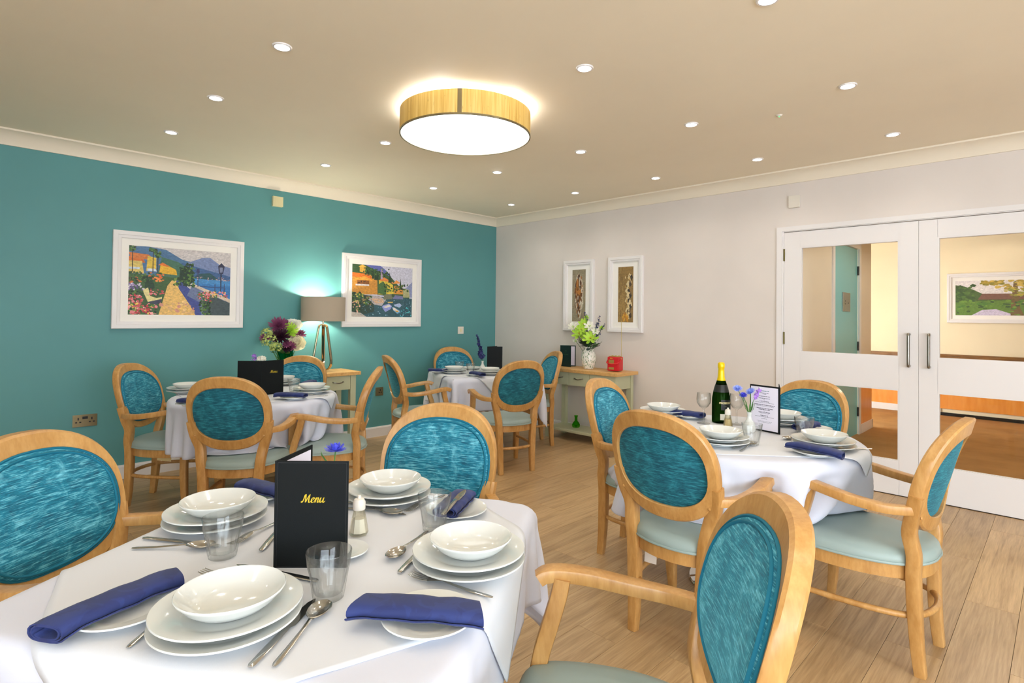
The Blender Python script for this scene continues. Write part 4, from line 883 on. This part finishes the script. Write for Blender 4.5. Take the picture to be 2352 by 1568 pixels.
def spoon_me():
    st = [(0, .003, .002, 0), (.008, .0055, .0025, 0), (.05, .005, .003, .001), (.09, .0036, .003, .004), (.12, .0035, .003, .007), (.128, .006, .002, .006)]
    mb = MB().rings([[(x_, w_*math.cos(a), .0012+z_+t_*.5+t_*.5*math.sin(a)) for a in [2*PI*i/8 for i in range(8)]] for x_, w_, t_, z_ in st])
    rows = []
    for q, dz in ((1.0, .0), (.96, .0014), (.8, -.0022), (.5, -.0062), (.05, -.0078)): rows.append([(.157+.033*q*math.cos(a), .0205*q*math.sin(a)*(1+.12*math.cos(a)), .0105+dz) for a in [2*PI*i/24 for i in range(24)]])
    low = []
    for q, dz in ((1.0, 0), (.82, -.0035), (.5, -.0076), (.05, -.0092)): low.append([(.157+.033*q*math.cos(a), .0205*q*math.sin(a)*(1+.12*math.cos(a)), .0105+dz) for a in [2*PI*i/24 for i in range(24)]])
    mb.rings(rows, False); mb.rings(low, False); return mb.mesh('table_spoon', 'steel', 60)
def fork_me():
    st = [(0, .003, .002, 0), (.008, .0055, .0025, 0), (.05, .005, .003, .001), (.09, .0036, .003, .004), (.115, .0036, .0028, .008), (.128, .010, .0018, .008), (.142, .0118, .0016, .006), (.150, .0118, .0016, .005)]
    mb = MB().rings([[(x_, w_*math.cos(a), .0012+z_+t_*.5+t_*.5*math.sin(a)) for a in [2*PI*i/8 for i in range(8)]] for x_, w_, t_, z_ in st])
    for k in range(4):
        y_ = (-1.5+k)*.0064; mb.sweep([(.146, y_, .007), (.165, y_, .0052), (.18, y_, .006), (.195, y_*.96, .0095)], [.0042, .0036, .003, .0012], .0014, (0, 1, 0))
    return mb.mesh('table_fork', 'steel', 40)
KN, SP, FK = knife_me(), spoon_me(), fork_me()
def napkin_me(L, hw, hh, droop, turns=2.4, seed=0):
    rr = random.Random(seed); K = 40; prof = []
    for i in range(K+1):
        u_ = i/K; a = -PI*.9+turns*2*PI*u_; s_ = 1-.42*u_; prof.append((hw*s_*sgnp(math.cos(a), .62), hh*s_*sgnp(math.sin(a), .8)))
    th = .0022; pts = []; inn = []
    for i, (y_, z_) in enumerate(prof):
        y2, z2 = prof[min(i+1, K)]; y1, z1 = prof[max(i-1, 0)]; tx, tz = y2-y1, z2-z1; l_ = math.hypot(tx, tz)+1e-9; pts.append((y_, z_)); inn.append((y_-(-tz/l_)*-th*-1, z_-(tx/l_)*th))
    loop = pts+inn[::-1]; rs = []
    for k in range(15):
        x_ = (k/14-.5)*L; dz = -droop*max(0, abs(x_)-.055)**2; wv = 1+.05*math.sin(k*1.7+seed)
        sk = .012*math.sin(seed*2.1)*(x_/L)
        rs.append([(x_+sk*y_/hw*2, y_*wv, hh+.001+z_*(1+.08*math.sin(k+seed))+dz*(1 if True else 0)) for y_, z_ in loop])
    return MB().rings(rs).mesh('napkin', 'navy_damask', 55)
def put(name, me, p, rz, label, cat, group, z=0):
    o = link(name, me, None, (p[0], p[1], ZC+z), rz); return tag(o, label, cat, group)
def by_px(name, me, L, a, b, label, cat, group, z=0.0, tiltz=0):
    pa, pb = at(*a, ZC+z+.003), at(*b, ZC+z+.003); d = pb-pa; an = math.atan2(d.y, d.x); md = (pa+pb)/2
    return put(name, me, md-Vector((math.cos(an), math.sin(an), 0))*L/2, an, label, cat, group, z)
def stack(px, py, where, grp, bowl=True, lower=True, dpx=(0, 0)):
    """px, py: middle of the upper plate's rim as seen in the photograph"""
    if lower:
        p = at(px, py, ZC+.036); put('dinner_plate', plate_me, p+Vector((.004, -.003, 0)), .3, f'lower white dinner plate, {where}', 'plate', 'dinner plates'); z = .0175
    else: p = at(px, py, ZC+.02); z = 0
    put('dinner_plate', plate_me, p, 1.2, f'upper white dinner plate, {where}', 'plate', 'dinner plates', z)
    if bowl: put('soup_bowl', bowl_me, p+Vector((.004, .002, 0)), 0, f'white soup bowl on the plates, {where}', 'bowl', 'soup bowls', z+.0092)
def sideset(cpx, a, b, where, seed, nl=.225, hw=.034, hh=.0125, droop=2.2, shift=(0, 0)):
    p = at(*cpx, ZC+.014); put('side_plate', side_me, p, 0, f'white side plate under the napkin, {where}', 'plate', 'side plates')
    pa, pb = at(*a, ZC+.03), at(*b, ZC+.03); md = (pa+pb)/2; d = pb-pa
    put('napkin', napkin_me(nl, hw, hh, droop, 2.4, seed), md, math.atan2(d.y, d.x), f'rolled navy napkin, {where}', 'napkin', 'rolled navy napkins', .0175)
# --- front table
w1, w2, w3, w4 = 'near side of the front table', 'right side of the front table', 'far side of the front table', 'left side of the front table'
stack(526, 1384, w1, 1); stack(1077, 1257, w2, 1); stack(894, 1116, w3, 1); stack(498, 1168, w4, 1)
sideset((288, 1392), (105, 1445), (412, 1318), w1, 1); sideset((985, 1408), (832, 1388), (1095, 1406), w2, 2, droop=1.2); sideset((1048, 1166), (1018, 1180), (1072, 1128), w3, 3, .17, .036, .012); sideset((604, 1130), (552, 1108), (664, 1132), w4, 4, .21)
by_px('table_knife', KN, .215, (580, 1524), (720, 1377), f'table knife right of the plates, {w1}', 'knife', 'table knives')
by_px('table_spoon', SP, .19, (626, 1531), (752, 1384), f'table spoon right of the plates, {w1}', 'spoon', 'table spoons')
by_px('table_fork', FK, .195, (302, 1478), (450, 1358), f'table fork left of the plates, {w1}', 'fork', 'table forks')
by_px('table_fork', FK, .195, (640, 1345), (466, 1316), f'dessert fork above the plates, {w1}', 'fork', 'table forks')
by_px('table_knife', KN, .215, (716, 1330), (556, 1297), f'dessert knife above the plates, {w1}', 'knife', 'table knives')
by_px('table_fork', FK, .195, (1154, 1376), (924, 1316), f'table fork in front of the plates, {w2}', 'fork', 'table forks')
by_px('table_spoon', SP, .19, (982, 1218), (893, 1288), f'table spoon behind the plates, {w2}', 'spoon', 'table spoons')
by_px('table_knife', KN, .215, (915, 1316), (1000, 1225), f'table knife behind the plates, {w2}', 'knife', 'table knives')
by_px('table_spoon', SP, .19, (800, 1166), (908, 1180), f'table spoon in front of the plates, {w3}', 'spoon', 'table spoons')
by_px('table_knife', KN, .215, (800, 1152), (930, 1180), f'table knife in front of the plates, {w3}', 'knife', 'table knives')
by_px('table_fork', FK, .195, (1010, 1140), (940, 1172), f'table fork beside the napkin, {w3}', 'fork', 'table forks')
by_px('table_spoon', SP, .19, (322, 1257), (476, 1256), f'table spoon in front of the plates, {w4}', 'spoon', 'table spoons')
by_px('table_knife', KN, .215, (348, 1236), (490, 1250), f'table knife in front of the plates, {w4}', 'knife', 'table knives')
by_px('table_fork', FK, .195, (640, 1196), (540, 1248), f'table fork beside the menu, {w4}', 'fork', 'table forks')
by_px('table_knife', KN, .215, (602, 1260), (660, 1190), f'dessert knife half hidden by the menu, {w4}', 'knife', 'table knives')
o = by_px('table_knife', KN, .215, (1018, 1180), (1068, 1124), f'dessert knife lying on the napkin, {w3}', 'knife', 'table knives', .043)
for (px_, py_), w_ in (((754, 1372), 'in front of the standing menu on the front table'), ((511, 1278), 'beside the left plates of the front table'), ((997, 1215), 'near the far chair of the front table')):
    put('tumbler', tum_me, at(px_, py_, ZC), 0, f'clear fluted tumbler {w_}', 'glass', 'fluted tumblers')
put('saucer', sau_me, at(790, 1262, ZC+.01), 0, 'small white saucer behind the tumbler on the front table', 'saucer', 'saucers')
def shaker(px, py, filler, label, fpart):
    t = thing('shaker', at(px, py, ZC) , 0, label, 'shaker', 'salt and pepper shakers'); t.location.z = ZC
    oct_ = lambda r, z: [(r*math.cos(2*PI*(j+.5)/8), r*math.sin(2*PI*(j+.5)/8), z) for j in range(8)]
    MB().rings([oct_(.0005, 0), oct_(.022, 0), oct_(.024, .004), oct_(.019, .035), oct_(.0125, .066), oct_(.011, .066), oct_(.017, .035), oct_(.021, .006), oct_(.0005, .005)], False).build('glass_body', 'shaker_glass', t, 20)
    MB().rings([oct_(.0005, .006), oct_(.020, .0065), oct_(.0165, .030), oct_(.015, .040), oct_(.0005, .040)], False).build('contents', filler, t, 20)
    MB().lathe([(.0145, .062), (.0155, .064), (.0155, .080), (.012, .088), (.005, .090), (.004, .097), (.0005, .098)], 20).build('cap', 'white_plastic', t)
shaker(824, 1226, 'salt', 'salt shaker with white cap on the front table', 'salt')
# script lettering "Menu" drawn with a broad pen
def menu_text(parent, cx, cz, H, y):
    st = [[(-.02, .16), (0, .03), (.08, .06), (.18, .45), (.27, .95), (.33, 1.0)], [(.33, 1.0), (.36, .6), (.40, .04)], [(.40, .04), (.56, .55), (.74, 1.0)], [(.74, 1.0), (.70, .5), (.71, .12), (.78, .01), (.90, .12), (.98, .26)],
          [(.98, .26), (1.14, .34), (1.22, .50), (1.14, .62), (1.02, .52), (.97, .28), (1.02, .06), (1.14, .01), (1.28, .14), (1.36, .34)],
          [(1.36, .34), (1.43, .62), (1.40, .3), (1.36, .01)], [(1.38, .20), (1.50, .52), (1.62, .62), (1.65, .44), (1.60, .14), (1.66, .01), (1.78, .18)],
          [(1.78, .18), (1.90, .62), (1.85, .24), (1.90, .02), (2.02, .08), (2.14, .36), (2.20, .62)], [(2.20, .62), (2.15, .20), (2.22, .01), (2.36, .20)]]
    mb = MB(); pen = Vector((math.cos(math.radians(25)), math.sin(math.radians(25))))*.072
    for s_ in st:
        pts = catmull([(p[0]+.12*p[1], p[1], 0) for p in s_], 6)
        for a, b in zip(pts[:-1], pts[1:]):
            q = [(a.x-pen.x, a.y-pen.y), (a.x+pen.x, a.y+pen.y), (b.x+pen.x, b.y+pen.y), (b.x-pen.x, b.y-pen.y)]
            t_ = .026; d = Vector((b.x-a.x, b.y-a.y)); d = d.normalized() if d.length > 1e-9 else Vector((1, 0)); n_ = Vector((-d.y, d.x))*t_
            for Q in (q, [(a.x-n_.x, a.y-n_.y), (a.x+n_.x, a.y+n_.y), (b.x+n_.x, b.y+n_.y), (b.x-n_.x, b.y-n_.y)]):
                mb.add([((X_-1.18)*H*1.2+cx, y, cz+(Z_-.5)*H) for X_, Z_ in Q], [(0, 1, 2, 3)])
    return mb.build('gold_lettering', 'gold_foil', parent, 0)
def standing_menu(p0, p1, p2, w, h, label, text=None, ts=.022):
    """p0 hinge on the cloth, p1 and p2 the outer bottom corners; first board carries the lettering on its outside"""
    a1 = math.atan2(p1.y-p0.y, p1.x-p0.x); a2 = math.atan2(p2.y-p0.y, p2.x-p0.x)
    o, bd = folder((p0.x, p0.y, ZC+.0006), 0, a1, a2, w, h, 'black_leatherette', label)
    return o, bd
hL, hR, hB = at(630, 1304, ZC), at(796, 1304, ZC), at(712, 1240, ZC)
mo, mb_ = standing_menu(hL, hR, hB, .157, .231, 'tall black menu with gold lettering standing on the front table')
menu_text(mb_[0], .0815, .150, .0176, -.0019)
mw = .157
fr_ = MB(); 
for a, b, c_, d_ in ((.004, mw-.004, .0035, .0045), (.004, mw-.004, .2265, .2275), (.004, .005, .004, .227), (mw-.005, mw-.004, .004, .227)): fr_.box(a, b, -.0022, -.0016, c_, d_)
fr_.build('stitching', 'black_plastic', mb_[0], 0)
def bud_vase(p, label, cat='vase', kind=0):
    pr = [(.0005, .001), (.022, .001), (.028, .010), (.030, .026), (.024, .045), (.013, .062), (.0095, .080), (.013, .098), (.011, .098), (.0075, .08), (.010, .062), (.02, .045), (.0005, .006)]
    return tag(MB().lathe(pr, 32).build('bud_vase', 'porcelain', None, 40, 0, (p.x, p.y, ZC)), label, cat, 'white bud vases')
vp = at(768, 1182, ZC); bud_vase(vp, 'white bud vase hidden behind the front menu')
fl = thing('bouquet', (vp.x, vp.y, ZC), 0, 'blue cornflower peeping over the front menu', 'flowers')
p = at(765, 1062, ZC+.17)-Vector((vp.x, vp.y, ZC)); p = Vector((0, 0, .175)); stemp(fl, (0, 0, .05), p, .0018); bloom(fl, p, (0, 0, 1), .032, 'blue_petal', 4, 14, .3, rng=rf, closed=1.2); leafp(fl, (0, 0, .13), (-.7, -.7, .8), .06, .012, 'stem_green')
# --- round table by the glass doors
v1, v2, v3, v4 = 'door side of the right round table', 'near side of the right round table', 'back of the right round table', 'left of the right round table'
stack(1890, 1008, v1, 1); stack(1652, 999, v2, 1, True, True); stack(1795, 957, v3, 1); stack(1522, 940, v4, 1)
sideset((1872, 1036), (1808, 1016), (1948, 1046), v1, 5, .215); sideset((1868, 982), (1822, 983), (1882, 970), v3, 6, .17); sideset((1585, 953), (1545, 945), (1606, 952), v4, 7, .18); sideset((1575, 1020), (1540, 1030), (1600, 1010), v2, 8, .18)
by_px('table_knife', KN, .215, (1668, 1035), (1745, 1008), f'table knife in front of the tumbler, {v2}', 'knife', 'table knives')
by_px('table_spoon', SP, .19, (1697, 1037), (1734, 1016), f'table spoon in front of the tumbler, {v2}', 'spoon', 'table spoons')
by_px('table_spoon', SP, .19, (1855, 1001), (1805, 1008), f'table spoon beside the tumbler, {v1}', 'spoon', 'table spoons')
by_px('table_fork', FK, .195, (1996, 1030), (1930, 1036), f'table fork at the edge, {v1}', 'fork', 'table forks')
for (px_, py_), w_ in (((1847, 1003), 'beside the napkin near the doors'), ((1727, 1020), 'in front of the bud vase, near the spoon')): put('tumbler', tum_me, at(px_, py_, ZC), 0, f'clear fluted tumbler {w_}', 'glass', 'fluted tumblers')
for (px_, py_), w_ in (((1616, 972), 'left of the dark bottle'), ((1692, 975), 'right of the dark bottle')): put('wine_glass', wine_me, at(px_, py_, ZC), 0, f'stemmed wine glass {w_}', 'glass', 'wine glasses')
put('saucer', sau_me, at(1694, 990, ZC+.01), 0, 'small white saucer beside the cornflower vase', 'saucer', 'saucers')
shaker(1672, 980, 'pepper', 'pepper shaker with white cap beside the bottle', 'pepper')
bp = at(1656, 969, ZC)
bo = thing('wine_bottle', (bp.x, bp.y, ZC), 0, 'dark green sparkling wine bottle with yellow foil neck', 'bottle')
MB().lathe([(.0005, .012), (.03, .004), (.044, 0), (.0465, .004), (.0465, .105), (.0455, .130), (.040, .160), (.031, .195), (.022, .222), (.0165, .240), (.0145, .30), (.0005, .302)], 48).build('glass_body', 'bottle_glass', bo, 40)
MB().lathe([(.0225, .222), (.0178, .240), (.0158, .27), (.0152, .285), (.0172, .288), (.0178, .298), (.0172, .312), (.012, .318), (.0005, .319)], 40).build('foil', 'yellow_foil', bo, 40)
MB().lathe([(.0395, .164), (.0400, .162), (.0345, .185), (.030, .200)], 48).build('neck_band', 'label_black', bo, 40)
ca_ = math.atan2(CAM.y-bp.y, CAM.x-bp.x)
def lab(z0, z1, a0, a1, mat, nm, R=.0469):
    MB().rings([[((R+e)*math.cos(ca_+a), (R+e)*math.sin(ca_+a), z) for e, z in ((0, z0), (0, z1), (.0002, z1), (.0002, z0))] for a in [math.radians(a0+(a1-a0)*k/12) for k in range(13)]]).build(nm, mat, bo, 0)
lab(.070, .124, 0, 100, 'label_black', 'front_label', .0471); lab(.018, .05, -5, 60, 'label_white', 'lower_label')
def curved_text(s, size, z, a_mid, mat, R=.0477):
    cu = bpy.data.curves.new('lettering', 'FONT'); cu.body = s; cu.size = size; cu.align_x = 'CENTER'; cu.offset = size*.02
    tmp = bpy.data.objects.new('tmp', cu); COL.objects.link(tmp); dg = bpy.context.evaluated_depsgraph_get(); me = bpy.data.meshes.new_from_object(tmp.evaluated_get(dg)); bpy.data.objects.remove(tmp)
    for v in me.vertices:
        a = ca_+math.radians(a_mid)+v.co.x/R; z_ = z+v.co.y; v.co = (R*math.cos(a), R*math.sin(a), z_)
    me.materials.append(MT[mat]); me.name = 'lettering'; link('lettering', me, bo)
curved_text('PROSECCO', .0135, .103, 30, 'label_gold'); curved_text('. . .', .010, .090, 30, 'label_gold')
# printed menu card
m0, m1 = at(1791, 998, ZC), at(1714, 983, ZC); m2 = at(1786, 975, ZC)
aM = math.atan2(m1.y-m0.y, m1.x-m0.x)
mc, mcb = folder((m0.x, m0.y, ZC+.0006), 0, aM, math.atan2(m0.y-CAM.y, m0.x-CAM.x)+.03, .158, .225, 'black_leatherette', 'open menu with printed white page facing the camera', False)
pg = B(.008, .152, .0017, .0022, .008, .217).build('page', 'paper', mcb[0], 0)
rr_ = random.Random(4)
for k, (z_, wd, mt, th) in enumerate(((.198, .05, 'ink_teal', .0035), (.188, .045, 'ink', .0022), (.183, .02, 'ink', .002), (.172, .06, 'ink', .0025), (.162, .06, 'ink', .0025), (.155, .008, 'ink', .0015), (.147, .05, 'ink', .0028), (.141, .10, 'ink', .0014), (.130, .11, 'ink', .0032), (.124, .10, 'ink', .0014), (.113, .09, 'ink', .003), (.107, .06, 'ink', .003), (.100, .006, 'ink', .0015), (.094, .06, 'ink', .003), (.089, .05, 'ink', .0014), (.078, .04, 'ink', .003), (.072, .10, 'ink', .0018), (.063, .03, 'ink', .0014), (.050, .08, 'ink', .0012), (.045, .07, 'ink', .0012))):
    mbx = MB(); x_ = .08-wd/2
    while x_ < .08+wd/2:
        l_ = min(rr_.uniform(.004, .012), .08+wd/2-x_); mbx.box(x_, x_+l_, .0021, .0024, z_-th/2, z_+th/2); x_ += l_+.0018
    mbx.build('print_line', mt, pg, 0)
vp = at(1722, 985, ZC); vp.z = ZC
bud_vase(at(1721, 992, ZC), 'white bud vase holding cornflowers beside the printed menu'); vv = at(1721, 992, ZC); vv.z = ZC
fl = thing('bouquet', vv, 0, 'blue cornflowers and a lilac sprig in the bud vase by the menu card', 'flowers')
def onplane(px, py, p0):                       # point in the vertical plane through p0 facing the camera
    n = Vector((CAM.x-p0.x, CAM.y-p0.y, 0)).normalized(); d = ray(px, py); return CAM+d*((p0-CAM).dot(n)/d.dot(n))
for px_, py_, mat, r_ in ((1694, 893, 'pale_blue_petal', .024), (1707, 908, 'blue_petal', .020), (1724, 900, 'pale_blue_petal', .026)):
    p = onplane(px_, py_, vv)-vv; stemp(fl, (0, 0, .08), p, .0015, bend=.006); bloom(fl, p, (rf.uniform(-.4, .4), -.5, .8), r_, mat, 4, 12, .32, rng=rf, closed=1.0)
p = onplane(1743, 893, vv)-vv; stemp(fl, (0, 0, .09), p, .0012, bend=-.006); sp = MB()
for q in range(16):
    t_ = .62+.38*q/15; c_ = Vector((0, 0, .09)).lerp(p, t_)+Vector((rf.uniform(-.006, .006), rf.uniform(-.006, .006), 0)); u, v, n = frame((rf.uniform(-1, 1), rf.uniform(-1, 1), .5))
    for j in range(3): petal(sp, c_, u*math.cos(j*2.1)+v*math.sin(j*2.1)+n*.4, n, .010, .008)
sp.build('bloom', 'lilac_petal', fl, 60)
for k in range(5): leafp(fl, (0, 0, .09), (math.cos(k*1.3), math.sin(k*1.3), 1.6), .06, .008, 'stem_green')
# --- round table by the teal wall
u1, u2, u3, u4 = 'right of the teal wall table', 'back of the teal wall table', 'left of the teal wall table', 'near side of the teal wall table'
stack(716, 890, u1, 1); stack(648, 872, u2, 1); stack(430, 889, u3, 1)
sideset((676, 911), (628, 905), (707, 907), u1, 9, .20); sideset((712, 884), (690, 884), (728, 872), u2, 10, .18); sideset((440, 925), (418, 918), (470, 922), u3, 11, .18)
put('tumbler', tum_me, at(675, 899, ZC), 0, 'clear fluted tumbler behind the napkin on the teal wall table', 'glass', 'fluted tumblers')
by_px('table_fork', FK, .195, (738, 908), (700, 908), f'table fork beside the plates, {u1}', 'fork', 'table forks'); by_px('table_knife', KN, .215, (636, 886), (664, 884), f'table knife in front of the plates, {u2}', 'knife', 'table knives')
q0, q1, q2 = at(600, 908, ZC), at(640, 903, ZC), at(560, 904, ZC)
def tilt_menu(p0, a1, a2, label, txt, onb):
    o, bd = folder((p0.x, p0.y, ZC+.0006), 0, a1, a2, .157, .231, 'black_leatherette', label); 
    if txt: menu_text(bd[onb], .085, .155, .0185 if onb == 0 else .0185, -.0019)
    return o
vd = math.atan2(q0.y-CAM.y, q0.x-CAM.x)
tilt_menu(q0, vd-math.radians(62), vd+math.radians(70), 'black menu standing open on the teal wall table', True, 0)
b2 = at(588, 895, ZC); bud_vase(b2, 'white bud vase behind the menu on the teal wall table')
b2.z = ZC; fl = thing('bouquet', b2, 0, 'lilac and white blossom behind the menu on the teal wall table', 'flowers')
p = onplane(583, 822, b2)-b2; stemp(fl, (0, 0, .07), p, .0012); clusterp(fl, p, .014, 26, 'lilac_petal', .010, rng=rf, flat=2.2); p = onplane(600, 824, b2)-b2; clusterp(fl, p, .03, 40, 'white_petal', .012, rng=rf, flat=.5); stemp(fl, (0, 0, .07), p, .0012)
# --- corner table
c1, c2, c3 = 'left of the corner table', 'near side of the corner table', 'back of the corner table'
stack(1042, 848, c1, 1); stack(1124, 851, c2, 1); stack(1085, 843, c3, 1, False, False)
sideset((1092, 859), (1080, 854), (1113, 860), c2, 12, .20); sideset((1004, 852), (993, 849), (1016, 850), c1, 13, .18)
for (px_, py_), w_ in (((1055, 851), 'behind the left plates of the corner table'), ((1081, 857), 'beside the napkin on the corner table')): put('tumbler', tum_me, at(px_, py_, ZC), 0, f'clear fluted tumbler {w_}', 'glass', 'fluted tumblers')
put('saucer', sau_me, at(1104, 853, ZC+.01), 0, 'small white saucer under the corner table vase', 'saucer', 'saucers')
b3 = at(1108, 851, ZC); b3.z = ZC; bud_vase(b3, 'white bud vase with a tall blue spike on the corner table')
fl = thing('bouquet', b3, 0, 'tall navy delphinium spike on the corner table', 'flowers'); tip = onplane(1096, 770, b3)-b3; root = Vector((0, 0, .09)); stemp(fl, root, tip, .002, bend=.004); sp = MB()
for q in range(60):
    t_ = .12+.88*q/59; c_ = root.lerp(tip, t_)+Vector((rf.uniform(-1, 1), rf.uniform(-1, 1), rf.uniform(-.5, .5)))*.028*(1.15-t_); u, v, n = frame((rf.uniform(-1, 1), rf.uniform(-1, 1), .3))
    for j in range(4): petal(sp, c_, u*math.cos(j*1.57)+v*math.sin(j*1.57)+n*.3, n, .020*(1.2-.7*t_), .016)
sp.build('bloom', 'navy_petal', fl, 60)
e0 = at(1119, 847, ZC); vd = math.atan2(e0.y-CAM.y, e0.x-CAM.x); tilt_menu(e0, vd-math.radians(84), vd-math.radians(40), 'plain black menu standing on the corner table', False, 0)
